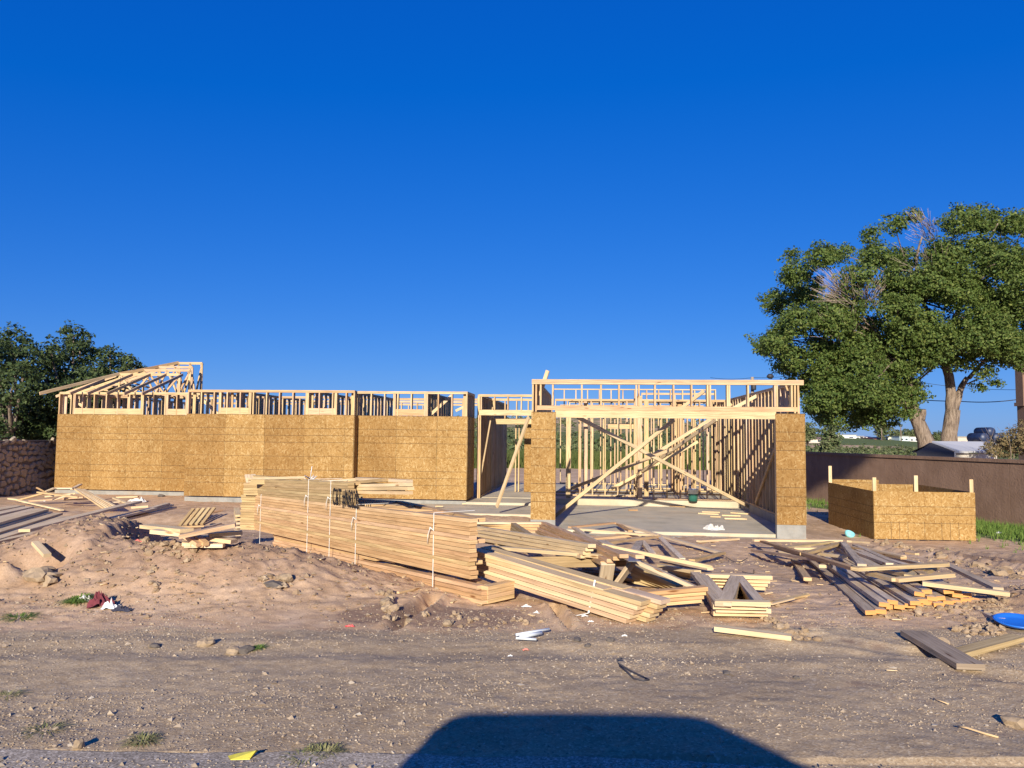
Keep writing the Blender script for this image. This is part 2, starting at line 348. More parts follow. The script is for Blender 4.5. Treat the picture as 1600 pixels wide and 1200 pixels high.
def tube_arr(pts, rad, k=8):
    V = []; Fq = []; n_ = len(pts)
    for i, (p, r) in enumerate(zip(pts, rad)):
        p = Vector(p); a = (Vector(pts[min(i+1, n_-1)])-Vector(pts[max(i-1, 0)])).normalized()
        s_ = a.cross(Vector((.31, .17, .93))); s_ = s_.normalized() if s_.length > .01 else Vector((1, 0, 0)); q = a.cross(s_)
        for j in range(k):
            an = 2*math.pi*j/k; V.append(p+s_*(r*math.cos(an))+q*(r*math.sin(an)))
    for i in range(n_-1):
        for j in range(k): Fq.append((i*k+j, i*k+(j+1) % k, (i+1)*k+(j+1) % k, (i+1)*k+j))
    return V, Fq
def tubes(name, list_, mat, parent=None, k=8, smooth=True, loc=None):
    V = []; Fq = []
    for pts, rad in list_:
        v, f = tube_arr(pts, rad, k); b = len(V); V += v; Fq += [tuple(b+q for q in x) for x in f]
        V.append(Vector(pts[0])); V.append(Vector(pts[-1])); c0 = len(V)-2
        n_ = len(pts)
        for j in range(k):
            Fq.append((c0, b+(j+1) % k, b+j)); Fq.append((c0+1, b+(n_-1)*k+j, b+(n_-1)*k+(j+1) % k))
    return meshobj(name, V, Fq, mat, parent, loc, smooth)
def lathe(name, prof, mat, parent=None, loc=None, k=20, smooth=True):
    V = []; Fq = []
    for r, z in prof:
        for j in range(k): V.append((r*math.cos(2*math.pi*j/k), r*math.sin(2*math.pi*j/k), z))
    for i in range(len(prof)-1):
        for j in range(k): Fq.append((i*k+j, i*k+(j+1) % k, (i+1)*k+(j+1) % k, (i+1)*k+j))
    if prof[0][0] > 1e-4: Fq.append(tuple(range(k-1, -1, -1)))
    if prof[-1][0] > 1e-4: Fq.append(tuple((len(prof)-1)*k+j for j in range(k)))
    return meshobj(name, V, Fq, mat, parent, loc, smooth)

# ------------------------------------------------------------------ ground sheet
def spaced(segs):
    out = [segs[0][0]]
    for a, b, n_ in segs: out += list(np.linspace(a, b, n_+1)[1:])
    return np.array(out)
def geo(a, b, n_): return list(a*(b/a)**(np.arange(1, n_+1)/n_))
gx = spaced([(-12, -7, 70), (-7, 7, 430), (7, 14, 110)])
tail = np.array(geo(14, 4000, 48)); tail2 = -np.array(geo(12, 4000, 50))[::-1]
gx = np.concatenate([tail2, gx, tail])
gy = spaced([(-60, -4, 12), (-4, 3, 22), (3, 9.5, 300), (9.5, 15, 110), (15, 22, 80), (22, 36, 40)])
gy = np.concatenate([gy, np.array(geo(36, 6000, 80))])
X, Y = np.meshgrid(gx, gy); Z = Hd(X, Y)
nx, ny = len(gx), len(gy)
V = np.stack([X.ravel(), Y.ravel(), Z.ravel()], 1)
ii = (np.arange(ny-1)[:, None]*nx+np.arange(nx-1)[None, :]).ravel()
Fc = np.stack([ii, ii+1, ii+1+nx, ii+nx], 1)
ground = arr('ground', V, Fc, dirt_mat(), smooth=True); tag(ground, kind='structure')
ca = ground.data.color_attributes.new('zone', 'FLOAT_COLOR', 'POINT')
Xf, Yf = X.ravel(), Y.ravel()
grav = 1-ss(5.9, 7.0, Yf-.05*Xf)
green = ss(58, 61, Yf)*.85 + .62*gs(Xf, Yf, 13.6, 20, 1.6, 3.0)+.4*gs(Xf, Yf, 12.5, 24, 1.5, 5)+.5*gs(Xf, Yf, 11.5, 29, 1, 3)
green = green - .5*gs(Xf, Yf, 75, 175, 25, 22)*(Yf > 60) - .35*ss(150, 300, Yf)*(Xf < 90)
damp = 1.1*gs(Xf, Yf, -.45, 6.85, .75, .38)+.8*gs(Xf, Yf, -1.2, 6.9, .35, .25)+.55*gs(Xf, Yf, 5.2, 4.9, 1.5, .7)+.65*gs(Xf, Yf, 8.8, 14, .7, 3.5)+.55*gs(Xf, Yf, 9.8, 12, 1.3, 3)+.45*gs(Xf, Yf, 2.6, 6.1, .6, .25)+.4*gs(Xf, Yf, -3.9, 9.2, .3, 1)+.35*gs(Xf, Yf, 2.5, 5.2, 3, .4)+.35*gs(Xf, Yf, 3.6, 4.4, 2.2, .4)
mound_dim = np.clip(gs(Xf, Yf, -4.75, 9.0, 2.2, 1.6)+gs(Xf, Yf, -2.8, 8.2, 1.6, .8)+.8*gs(Xf, Yf, 5.9, 7.5, 1.4, .8)+.6*gs(Xf, Yf, -7.8, 12.3, 3, 2), 0, 1)     # sun-facing mounds, toned down in the soil colour to even out the light
zc = np.stack([grav, green, damp, mound_dim], 1).astype(np.float32); ca.data.foreach_set('color', zc.ravel())
# asphalt road edge with a faded yellow line
M_asph, t_, b_ = NM('old_asphalt'); n = N(t_); g_ = n('NewGeometry')
vo = n('TexVoronoi', i_Vector=g_.outputs['Position'], i_Scale=110.0); vc = n('SeparateColor', i_Color=vo.outputs['Color'])
nn = n('TexNoise', i_Vector=g_.outputs['Position'], i_Scale=2.5, i_Detail=6.0)
c = n.ramp(vc.outputs[0], [(0, (.20, .165, .125)), (.5, (.36, .30, .225)), (.9, (.52, .44, .34)), (1, (.68, .61, .50))])
c = n.mix(1.0, c, n.ramp(nn.outputs[0], [(.3, (.75, .74, .73)), (.7, (1.1, 1.08, 1.05))]), 'MULTIPLY')
t_.links.new(c, b_.inputs['Base Color']); b_.inputs['Roughness'].default_value = .9
bp = n('Bump', i_Strength=.3, i_Distance=.0015, i_Height=vo.outputs['Distance']); t_.links.new(bp.outputs[0], b_.inputs['Normal'])
xs = np.linspace(-40, 40, 1600); ed = 3.93-.004*xs+.035*fbm(xs*1.2, xs*0, 3, 5)+.02*vn(xs*9, xs*0, 8)
ed = ed-.25*ss(.3, 2.5, xs)
Vr = []; 
for x, e in zip(xs, ed): Vr += [(x, q, .012) for q in (-11.5, -6, -2, 0, 1.5, 2.6, 3.3)]+[(x, e, .012), (x, e+.012, -.03)]
Fr = []
for i in range(len(xs)-1):
    a = i*9; Fr += [(a+k, a+9+k, a+10+k, a+1+k) for k in range(8)]
tag(arr('road', Vr, Fr, M_asph), kind='structure')
M_yel, t_, b_ = NM('worn_yellow_paint'); n = N(t_); g_ = n('NewGeometry')
nn = n('TexNoise', i_Vector=g_.outputs['Position'], i_Scale=16.0, i_Detail=8.0, i_Roughness=.75)
t_.links.new(n.ramp(nn.outputs[0], [(.46, (.28, .25, .21)), (.53, (.62, .52, .10))]), b_.inputs['Base Color']); b_.inputs['Roughness'].default_value = .9
Vr = []; xs2 = np.linspace(-6, -2.55, 90)
for x in xs2:
    e = 3.76+.012*math.sin(x*7); Vr += [(x, e-.13, .0165), (x, e, .0165)]
tag(arr('road_marking', Vr, [(2*i, 2*i+2, 2*i+3, 2*i+1) for i in range(len(xs2)-1)], M_yel), kind='structure')

# pebbles and clods
OCT = np.array([(1, 0, 0), (-1, 0, 0), (0, 1, 0), (0, -1, 0), (0, 0, 1), (0, 0, -1)], float)
OF = np.array([(0, 2, 4), (2, 1, 4), (1, 3, 4), (3, 0, 4), (2, 0, 5), (1, 2, 5), (3, 1, 5), (0, 3, 5)])
def pebbles(name, xy, size, mat, sink=.3):
    n_ = len(xy); z = Hd(xy[:, 0], xy[:, 1]); z = np.where(xy[:, 1] < 3.85, np.maximum(z, .012), z)
    q = rng.normal(size=(n_, 6, 3))*.22; v = OCT[None]*(1+rng.uniform(-.25, .35, (n_, 6, 1)))+q
    v = v*size[:, None, None]*np.stack([rng.uniform(.7, 1.3, n_), rng.uniform(.7, 1.3, n_), rng.uniform(.4, .8, n_)], 1)[:, None, :]
    an = rng.uniform(0, 6.28, n_); cs, sn = np.cos(an), np.sin(an)
    vx = v[:, :, 0]*cs[:, None]-v[:, :, 1]*sn[:, None]; vy = v[:, :, 0]*sn[:, None]+v[:, :, 1]*cs[:, None]
    v = np.stack([vx+xy[:, 0, None], vy+xy[:, 1, None], v[:, :, 2]+(z+size*sink*.5)[:, None]], 2)
    f = OF[None]+np.arange(n_)[:, None, None]*6
    return arr(name, v.reshape(-1, 3), f.reshape(-1, 3), mat)
def scatter(n_, x0, x1, y0, y1, dens=None):
    x = rng.uniform(x0, x1, n_*3); y = y0+(y1-y0)*rng.uniform(0, 1, n_*3)**1.3
    ok = np.abs(x) < y*.74+.6
    if dens is not None: ok &= rng.uniform(0, 1, n_*3) < dens(x, y)
    return np.stack([x[ok], y[ok]], 1)[:n_]
M_peb = island('gravel_stones', [(.24, .185, .13), (.37, .29, .20), (.31, .235, .16), (.43, .345, .25), (.35, .265, .18), (.36, .28, .20), (.40, .32, .23), (.33, .255, .18), (.38, .30, .21), (.54, .47, .37)])
M_clod = island('dirt_clods', [(.31, .22, .135), (.385, .28, .175), (.26, .18, .11), (.43, .325, .21)])
xy = scatter(21000, -5.5, 5.5, 3.3, 7.2, lambda x, y: np.clip(.35+1.6*vn(x*1.1, y*2.2, 91)+.3*(x < 0), .05, 1))
tag(pebbles('gravel', xy, rng.uniform(.003, .0085, len(xy))*(1+1.2*(rng.uniform(size=len(xy)) > .96)), M_peb), kind='stuff')
xy = scatter(9000, -9, 9, 6.6, 16, lambda x, y: np.clip(gs(x, y, -4.7, 8.8, 2.4, 1.5)+.8*gs(x, y, -2.6, 8, 1.8, .8)+1.2*gs(x, y, 5.2, 7.6, 1.4, .8)+.7*gs(x, y, 8, 12, 2.2, 3)+.05, 0, 1))
sz = rng.gamma(2.0, .0045, len(xy))+.004; sz = np.clip(sz, 0, .035)
tag(pebbles('dirt_clods', xy, sz, M_clod), kind='stuff')
xy = scatter(2600, -14, 13, 7, 26, lambda x, y: np.clip(.4+vn(x*.6, y*.6, 95), 0, 1))
tag(pebbles('scattered_stones', xy, rng.uniform(.008, .028, len(xy)), M_clod), kind='stuff')

# ------------------------------------------------------------------ the house under construction
Y0A = math.atan(.1); ux, uy = math.cos(Y0A), -math.sin(Y0A)
OX, OY = PT(830, 700, 17.6).x, 17.6
def L(u, v, z=0): return Vector((OX+u*ux-v*uy, OY+u*uy+v*ux, z))
def proj(p):
    d = Vector(p)-Vector((0, 0, CAMZ)); k = d.dot(fwd); return 800+F*d.dot(rt)/k, 600-F*d.dot(up)/k
def U(px, v, z=1.0):
    a, b = -30.0, 20.0
    for _ in range(40):
        m_ = (a+b)/2
        if proj(L(m_, v, z))[0] < px: a = m_
        else: b = m_
    return (a+b)/2
SILL = -.30; TOP = 2.87; OT = SILL+2.44
house = thing('house_frame', 'wood framed single storey house under construction with strand board walls and open garage', 'house', L(0, 0, SILL))
hinv = Vector(house.location)
meshcache = {}; MT = {}
def hb(name, p0, p1, w, t, side=None, mat=None, jit=True):
    """timber of the house between two world points, mesh shared between equal timbers"""
    p0 = Vector(p0); p1 = Vector(p1); a = p1-p0; ln = a.length; a.normalize()
    if side is None:
        side = Vector((0, 0, 1)).cross(a)
        if side.length < 1e-3: side = Vector((ux, uy, 0))
    side = Vector(side); side = (side-a*side.dot(a)).normalized(); nr = a.cross(side)
    key = (round(ln, 2), w, t, (mat or M_stud).name)
    if key not in meshcache:
        meshcache[key] = Beams().add((0, 0, 0), (round(ln, 2), 0, 0), w, t, (0, 1, 0)).mesh(name, mat or M_stud)
    o = bpy.data.objects.new(name, meshcache[key]); COL.objects.link(o); o.parent = house
    m_ = Matrix((a, side, nr)).transposed().to_4x4(); m_.translation = p0-hinv
    if jit: m_ = m_ @ Matrix.Rotation(random.uniform(-.004, .004), 4, 'Y') @ Matrix.Rotation(random.uniform(-.03, .03), 4, 'X')
    o.matrix_local = m_; MT[o.name] = m_.copy()
    return o
uvec = Vector((ux, uy, 0)); vvec = Vector((-uy, ux, 0))
T = .038; D = .14
cnt = {}
def wall(a, b, z0=SILL, z1=TOP, step=.406, skip=(), d=D, start=0.0, plates=2, botplate=True, name='stud'):
    """framed wall from a=(u,v) to b=(u,v)"""
    a = Vector(a); b = Vector(b); dr = (b-a); ln = dr.length; dr.normalize()
    A3 = lambda s_, z: L(a.x+dr.x*s_, a.y+dr.y*s_, z)
    al = (A3(1, 0)-A3(0, 0))
    for k in range(plates): hb('top_plate', A3(0, z1-T*(k+.5)), A3(ln, z1-T*(k+.5)), d, T-.003, jit=False)
    zb = z0
    if botplate: hb('bottom_plate', A3(0, z0+T/2), A3(ln, z0+T/2), d, T, jit=False); zb += T
    s_ = start+T/2; out = []
    while s_ < ln-T/2-.1:
        if not any(q0 <= s_ <= q1 for q0, q1 in skip): out.append(s_)
        s_ += step
    out.append(ln-T/2)
    for s_ in out:
        hb(name, A3(s_, zb), A3(s_, z1-T*plates), T, d, side=al)
    return out
def studs_at(us, v, z0, z1, d=D, name='stud', w=T):
    for u in us: hb(name, L(u, v, z0), L(u, v, z1), w, d, side=uvec)
def panelu(u0, u1, v, z0=SILL, z1=OT, mat=None, th=.012, par=None, face=-1):
    """a strand board sheet facing -v"""
    v_, f_ = boxm(0, (u1-u0)-.005, -th/2, th/2, 0, z1-z0)
    o = meshobj('strand_board_panel', v_, f_, mat or M_osb, house)
    o.location = L(u0, v+random.uniform(-.002, .002), z0+random.uniform(-.004, .004))-hinv; o.rotation_euler = (0, random.uniform(-.0012, .0012), -Y0A)
    return o
def panelv(u, v0, v1, z0=SILL, z1=OT, mat=None, th=.012):
    v_, f_ = boxm(0, (v1-v0)-.005, -th/2, th/2, 0, z1-z0)
    o = meshobj('strand_board_panel', v_, f_, mat or M_osb, house)
    o.location = L(u, v0, z0)-hinv; o.rotation_euler = (0, 0, math.pi/2-Y0A); return o
def slab(name, u0, u1, v0, v1, z1, z0=-.95, mat=None):
    vs_ = [L(u, v, z)-hinv for z in (z0, z1) for v in (v0, v1) for u in (u0, u1)]
    return meshobj(name, vs_, boxm(0, 1, 0, 1, 0, 1)[1], mat or M_slab, house)
GW = 6.05
u0L = U(88, 6.1, .9); u01 = U(290, 4.45, .9); u12 = U(552, 4.45, .9); u2L = U(556, 4.8, .9); u2R = U(729, 4.8, .9)
# foundations
slab('garage_slab', .15, GW-.15, .12, 6.5, -.53)
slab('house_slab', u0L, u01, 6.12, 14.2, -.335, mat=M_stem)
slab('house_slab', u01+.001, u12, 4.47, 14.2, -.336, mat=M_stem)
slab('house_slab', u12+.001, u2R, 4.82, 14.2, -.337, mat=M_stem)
slab('house_slab', u2R+.001, GW-.16, 6.503, 14.2, -.345)
slab('porch_slab', u2L-.3, -.01, 2.3, 4.81, -.43)
slab('porch_slab', u2R+.001, -.002, 4.812, 6.5, -.36)
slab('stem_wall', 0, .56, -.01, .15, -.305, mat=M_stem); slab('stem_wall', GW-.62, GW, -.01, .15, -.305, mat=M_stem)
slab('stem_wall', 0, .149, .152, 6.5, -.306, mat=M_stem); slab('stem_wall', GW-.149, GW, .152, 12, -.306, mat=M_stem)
slab('driveway_apron', .56, GW-.62, -.28, .119, -.60)
# --- garage front
cl = .56; cr = .62
panelu(0, cl, -.008); panelu(GW-cr, GW, -.008)
for u in (.02, .06, .10, cl-.06, cl-.02, GW-cr+.02, GW-cr+.06, GW-.10, GW-.06, GW-.02): hb('stud', L(u, .07, SILL), L(u, .07, OT), T-.002, D, side=uvec)
hb('bottom_plate', L(0, .07, SILL+.0), L(cl, .07, SILL+.0), D, T*.9, jit=False); hb('bottom_plate', L(GW-cr, .07, SILL), L(GW, .07, SILL), D, T*.9, jit=False)
hb('header', L(cl-.02, .045, 2.10), L(GW-cr+.02, .045, 2.10), .05, .17, side=vvec, mat=M_stud, jit=False)
hb('header', L(.10, .04, 2.235), L(GW-.10, .04, 2.235), .06, .10, side=vvec, mat=M_stud, jit=False)
for k in range(3): hb('top_plate', L(0, .07, TOP-T*(k+.5)+.02), L(GW, .07, TOP-T*(k+.5)+.02), D, T-.003, jit=False)
for k, px in enumerate((833, 838, 845, 864, 909, 939, 967, 994, 998, 1023, 1052, 1080, 1105, 1109, 1136, 1139, 1168, 1210, 1213, 1236, 1241, 1246)):
    u = U(px, .07, 2.5); z0 = 2.29 if 842 < px < 1238 else OT+.01
    hb('cripple_stud', L(u, .07, z0), L(u, .07, TOP-.1), T, D, side=uvec)
# --- garage sides
wall((.07, .2), (.07, 6.5), start=.1)
wall((GW-.075, .2), (GW-.075, 12.2), start=.1)
v = 0.0
while v < 12.1: panelv(GW+.01, v, min(v+1.219, 12.2)); v += 1.219
v = .2
while v < 6.4: panelv(-.01, v, min(v+1.219, 6.5)); v += 1.219
# --- back of garage and living room, entry
def header(px0, px1, v, z0, z1, under=False, d=.08):
    a, b = U(px0, v, z0), U(px1, v, z0); hb('header', L(a, v, (z0+z1)/2), L(b, v, (z0+z1)/2), d, z1-z0, side=vvec, jit=False)
    return a, b
wall((.15, 9.0), (GW-.16, 9.0), skip=((1.5, 2.35), (3.0, 3.9)), z0=-.335)
header(950, 1000, 8.95, 1.86, 2.04)
wall((U(862, 9.3), 9.3), (U(1119, 9.3), 9.3), z0=2.6, z1=3.24, name='cripple_stud', plates=1)
wall((U(1002, 11.6), 11.6), (U(1119, 11.6), 11.6), z0=-.335, z1=3.24, step=.61)
wall((.15, 13.9), (GW-.16, 13.9), z0=-.335, step=.406)
wall((.6, 10.4), (GW-.2, 10.4), z0=-.335, skip=((2.2, 3.0),)); wall((.2, 7.7), (2.8, 7.7), z0=-.335, z1=2.5, plates=1)
wall((2.9, 6.7), (2.9, 9.0), z0=-.335); wall((4.4, 9.15), (4.4, 11.5), z0=-.335); wall((1.2, 9.4), (1.2, 13.6), z0=-.335, step=.61)
wall((3.3, 6.72), (GW-.16, 6.72), z0=-.335, z1=2.40, plates=1, step=.406)
hb('post', L(U(888, 6.8), 6.8, -.335), L(U(888, 6.8), 6.8, 2.3), .14, .14, side=uvec)
hb('post', L(U(1010, 8.0), 8.0, -.335), L(U(1010, 8.0), 8.0, 2.8), .14, .09, side=uvec)
# entry
eu = u2R+.16
for k in range(2): hb('top_plate', L(eu-.02, 6.3, TOP-T*(k+.5)), L(-.0, 6.3, TOP-T*(k+.5)), D, T-.003, jit=False)
hb('header', L(eu-.02, 6.3, 2.30), L(.0, 6.3, 2.30), .09, .17, side=vvec, jit=False)
studs_at([eu, eu+.05]+[eu+.05+.42*k for k in range(1, 5)], 6.3, 2.385, TOP-.08, name='cripple_stud')
for k, uu in enumerate((eu-.02, eu+.03)): hb('post', L(uu, 6.3, -.36), L(uu, 6.3, 2.21), T, D, side=uvec)
hb('header', L(eu, 9.0, 2.07), L(.05, 9.0, 2.07), .09, .18, side=vvec, jit=False)
for k in range(2): hb('top_plate', L(eu, 9.0, TOP-T*(k+.5)), L(.1, 9.0, TOP-T*(k+.5)), D, T-.003, jit=False)
studs_at([eu+.1+.406*k for k in range(6)], 9.0, 2.165, TOP-.08, name='cripple_stud')
studs_at([U(806, 9.0), U(811, 9.0)], 9.0, -.335, 1.98, name='post')
panelu(U(819, 8.9), U(819, 8.9)+.5, 8.9, -.335, 2.0)
wall((eu-.02, 6.45), (eu-.02, 14.0), z0=-.335); 
for k in range(2): panelv(eu-.10, 6.5+1.219*k, 6.5+1.219*(k+1), z0=-.33, z1=2.8)
panelv(u2R+.01, 4.83, 5.6); panelv(u2R+.01, 5.6, 6.2); wall((u2R-.07, 4.95), (u2R-.07, 6.3))
# --- left wing fronts
def front(u0, u1, v, heads, pstart=0.0, plates=2):
    u = u0
    while u < u1-.03:
        e = min(u+1.219, u1); panelu(u, e, v-.008); u = e
    out = wall((u0+.001, v+.07), (u1-.001, v+.07), z1=TOP, plates=plates)
    for a, b in heads:
        ua, ub = U(a, v, 2.2), U(b, v, 2.2)
        hb('header', L(ua, v+.04, 2.24), L(ub, v+.04, 2.24), .08, .19, side=vvec, jit=False)
        studs_at([ua-.02, ua-.06, ub+.02, ub+.06], v+.07, OT-.3, TOP-.08)
front(u0L, u01, 6.1, [(117, 220), (262, 289)])
front(u01, u12, 4.45, [(345, 388), (482, 522)])
front(u2L, u2R, 4.8, [(618, 664)])
panelv(u12+.01, 4.46, 4.81); panelv(u01-.01, 4.5, 6.1); panelv(u0L-.01, 6.1, 7.32); panelv(u0L-.01, 7.32, 8.54)
for k in range(4): panelv(u0L-.01, 8.54+1.219*k, 8.54+1.219*(k+1))
wall((u0L+.07, 6.3), (u0L+.07, 14.0), z0=1.6, botplate=False)
for u_, va, vb in ((u01+.1, 4.65, 11), ((u01+u12)/2-1.3, 4.65, 12), ((u01+u12)/2+1.2, 4.65, 10), (u12-.12, 4.65, 9.6), (u0L+2.3, 6.3, 12), ((u2L+u2R)/2+.4, 5.0, 9.0)):
    wall((u_, va), (u_, vb), z0=1.2, botplate=False, d=.09)
for v_, ua, ub in ((9.0, u0L+.1, u01), (8.2, u01+.2, u12-.2), (11.2, u01, u2R-.2), (13.9, u0L+.1, u2R), (9.1, u12, u2R-.2)):
    wall((ua, v_), (ub, v_), z0=1.2, botplate=False, d=.09, step=.61)
# --- braces
def brace(p0, p1, w=.089, t=.04, side=None, mat=None, name='brace'):
    return hb(name, p0, p1, w, t, side=side or Vector((0, 0, 1)), mat=mat or M_pale, jit=False)
brace(PZ(868, 806, -.50), PT(1053, 656, 17.85))
brace(PT(903, 652, 17.85), PZ(1180, 797, -.50))
brace(PZ(962, 770, -.30)+Vector((0, 0, .1)), PT(1120, 655, 18.6))
brace(PT(893, 763, 23.4), PT(1050, 702, 20.5)); brace(PT(955, 764, 23.8), PT(1090, 690, 23.4)); brace(PT(1012, 716, 22), PT(1110, 655, 22.5)); 
brace(PT(843, 618, 18.0), PT(856, 579, 17.9)); brace(PT(776, 792, 19.9), PT(826, 652, 18.6), w=.1)
brace(PT(1062, 640, 20.5), PT(1100, 611, 20.0)); brace(PT(1140, 641, 21.2), PT(1185, 617, 21.2)); brace(PT(1130, 641, 24), PT(1143, 631, 24))
a_, b_ = L(GW-.17, .35, 2.45), L(GW-.17, 4.3, -.2); brace(a_, b_, side=Vector((0, 0, 1)), mat=M_tan)
a_, b_ = L(GW-.17, .9, 2.8), L(GW-.17, .3, 2.3); brace(a_, b_, mat=M_tan)
brace(PT(670, 650, 23.2), PT(706, 618, 23.2)); brace(PT(314, 622, 24.4), PT(344, 650, 24.2)); brace(PT(120, 628, 26), PT(136, 640, 26))
brace(PT(770, 636, 24.5), PT(748, 762, 24.2), w=.04, t=.02); brace(PT(712, 642, 25), PT(728, 634, 25), w=.08)
# --- first roof trusses over the left wing
slope = .335; uo = u0L-.62
def rtruss(v, r, uend, pxf):
    zt = 2.80+slope*r; zb = TOP+.05; ul = U(pxf, v, zt); uo = ul-r; ULS.append((ul, v, zt))
    f0 = hb('roof_truss', L(uo+.4, v, zb), L(uend, v, zb), T, .089, side=vvec, jit=False)
    def sub(nm, a, b, w=.089):
        a = Vector(a); b = Vector(b); d_ = (b-a); ln = d_.length; d_.normalize(); s_ = (vvec-d_*vvec.dot(d_)).normalized(); q = d_.cross(s_)
        o = Beams().add((0, 0, 0), (ln, 0, 0), T, w, (0, 1, 0)).build(nm, M_stud, f0)
        m_ = Matrix((d_, s_, q)).transposed().to_4x4(); m_.translation = a-hinv
        o.matrix_local = MT[f0.name].inverted() @ m_
    sub('top_chord', L(uo, v, 2.80), L(ul, v, zt)); sub('top_chord', L(ul, v, zt), L(uend, v, zt))
    sub('web', L(uend-.02, v, zb), L(uend-.02, v, zt)); n_ = 4; st = (uend-ul)/n_
    for k in range(n_):
        sub('web', L(ul+st*k, v, zb if k % 2 else zt), L(ul+st*(k+1), v, zt if k % 2 else zb), .06)
    sub('web', L(ul, v, zt), L(ul, v, zb), .06); sub('web', L(uo+r*.5, v, 2.8+slope*r*.5), L(ul, v, zb), .06)
ULS = []
for k, (r, pxe, pxf) in enumerate(((2.35, 281, 187), (2.95, 297, 225), (3.4, 300, 248), (4.0, 315, 279))):
    v = 6.1-.55+r
    rtruss(v, r, U(pxe, v, 3.3), pxf)
v1 = 6.1-.55+2.35
for px0, px1 in ((112, 145), (139, 187), (169, 215), (196, 241), (224, 267)):
    ua = U(px0, 5.6, 2.8); ub = ua+.02; rr = 2.35 if px0 > 120 else 1.65
    hb('rafter', L(ua, 5.52, 2.78), L(ub, 5.55+rr, 2.80+slope*rr), T, .089, side=uvec, jit=False)
hc = L(U(62, 5.5, 2.78), 5.5, 2.78); hp = [hc]+[L(u_, v_, z_+.03) for u_, v_, z_ in ULS]
for p_, q_ in zip(hp[:-1], hp[1:]): hb('hip_rafter', p_, q_, T, .10, jit=False, side=uvec)

# ------------------------------------------------------------------ walls of the lot
M_stone = plain('field_stone', (.36, .29, .20), .9, bump=.5, sc=9, var=.3); M_mort = plain('dark_mortar', (.16, .13, .11), .95, bump=.4, sc=30)
sw = thing('stone_wall', 'brown field stone wall in shade along the left side of the lot', 'wall', (0, 0, 0))
pa = PT(-80, 690, 19.5); pb = PT(0, 690, 24.0); dirw = (L(0, 1)-L(0, 0)); 
wx0 = Vector((pb.x, 24.0, 0))-dirw*9; wl = 26.0; ztop = 1.27
ang = math.atan2(dirw.y, dirw.x)
b_ = box('mortar_core', (0, -.15, -.8), (wl, .12-.15-.02+.05, ztop-.05), M_mort, sw, wx0); b_.rotation_euler = (0, 0, ang)
b_ = box('coping', (0, -.21, ztop-.048), (wl, .06, ztop), M_mort, sw, wx0); b_.rotation_euler = (0, 0, ang)
def stone_mesh(seed):
    r_ = random.Random(seed); k = 9; V = []; 
    for j in range(k):
        a = 2*math.pi*j/k+r_.uniform(-.2, .2); q = 1+r_.uniform(-.16, .12)
        c_, s_ = math.cos(a), math.sin(a); c_ = math.copysign(abs(c_)**.7, c_); s_ = math.copysign(abs(s_)**.7, s_)
        V.append((c_*.5*q, 0, s_*.5*q))
    V += [(x*.80, -.06-r_.uniform(0, .02), z*.80) for x, y, z in V]; V.append((0, -.085, 0))
    Fq = [(j, (j+1) % k, k+(j+1) % k, k+j) for j in range(k)]+[(k+j, k+(j+1) % k, 2*k) for j in range(k)]
    me = bpy.data.meshes.new('stone'); me.from_pydata(V, [], Fq); me.materials.append(M_stone); me.update(); return me
SM = [stone_mesh(k) for k in range(10)]
sx = wl*.30; nst = 0
rows = 11; rh = (ztop+.6)/rows
for r_ in range(rows):
    x = 6.4+random.uniform(0, .2)
    while x < 12.9 and nst < 298:
        w_ = random.uniform(.15, .40)
        o = bpy.data.objects.new('stone', random.choice(SM)); COL.objects.link(o); o.parent = sw
        p = wx0+dirw*(x+w_/2)+Vector((0, 0, -.6+rh*(r_+.5)+.05*math.sin(x*3.1+r_)+random.uniform(-.05, .05)))
        nrm = Vector((dirw.y, -dirw.x, 0)); o.location = p+nrm*.145
        o.rotation_euler = (0, random.uniform(-.6, .6), ang); o.scale = (w_*1.0, 1, rh*random.uniform(.8, 1.3)); x += w_*.97; nst += 1

def stucco():
    m, t, b = NM('brown_stucco'); n = N(t); g = n('NewGeometry')
    a = n('TexNoise', i_Vector=g.outputs['Position'], i_Scale=1.2, i_Detail=7.0, i_Roughness=.65)
    f = n('TexNoise', i_Vector=g.outputs['Position'], i_Scale=9.0, i_Detail=5.0, i_Distortion=1.5)
    mp = n('Mapping', i_Vector=g.outputs['Position'], i_Scale=(4, 4, .35)); st = n('TexNoise', i_Vector=mp.outputs[0], i_Scale=1.5, i_Detail=5.0)
    c = n.ramp(a.outputs[0], [(.3, (.18, .105, .065)), (.6, (.235, .145, .095))])
    c = n.mix(.3, c, n.ramp(st.outputs[0], [(.35, (.78, .76, .75)), (.65, (1.1, 1.1, 1.1))]), 'MULTIPLY')
    t.links.new(c, b.inputs['Base Color']); b.inputs['Roughness'].default_value = .9
    bp = n('Bump', i_Strength=.5, i_Distance=.03, i_Height=f.outputs[0]); t.links.new(bp.outputs[0], b.inputs['Normal']); return m
M_stuc = stucco()
fa = PT(1262, 700, 31.0); fb = PT(1600, 720, 21.5); fb = fb+(fb-fa)*1.2; fa = fa-(fb-fa)*.25
fz0, fz1 = -1.1, 1.06
fw = thing('boundary_wall', 'long brown stucco boundary wall with a flat cap right of the house', 'wall', (fa.x, fa.y, 0))
fl = math.hypot(fb.x-fa.x, fb.y-fa.y); fang = math.atan2(fb.y-fa.y, fb.x-fa.x); fw.rotation_euler = (0, 0, fang)
x = 0; 
while x < fl:
    e = min(x+4.9, fl); nx_ = 40; V_ = []; F_ = []
    v_, f_ = boxm(x, e-.012, 0, .2, fz0, fz1-.10); meshobj('wall_panel', v_, f_, M_stuc, fw); x = e
v_, f_ = boxm(0, fl, -.05, .25, fz1-.098, fz1); meshobj('cap', v_, f_, M_stuc, fw)

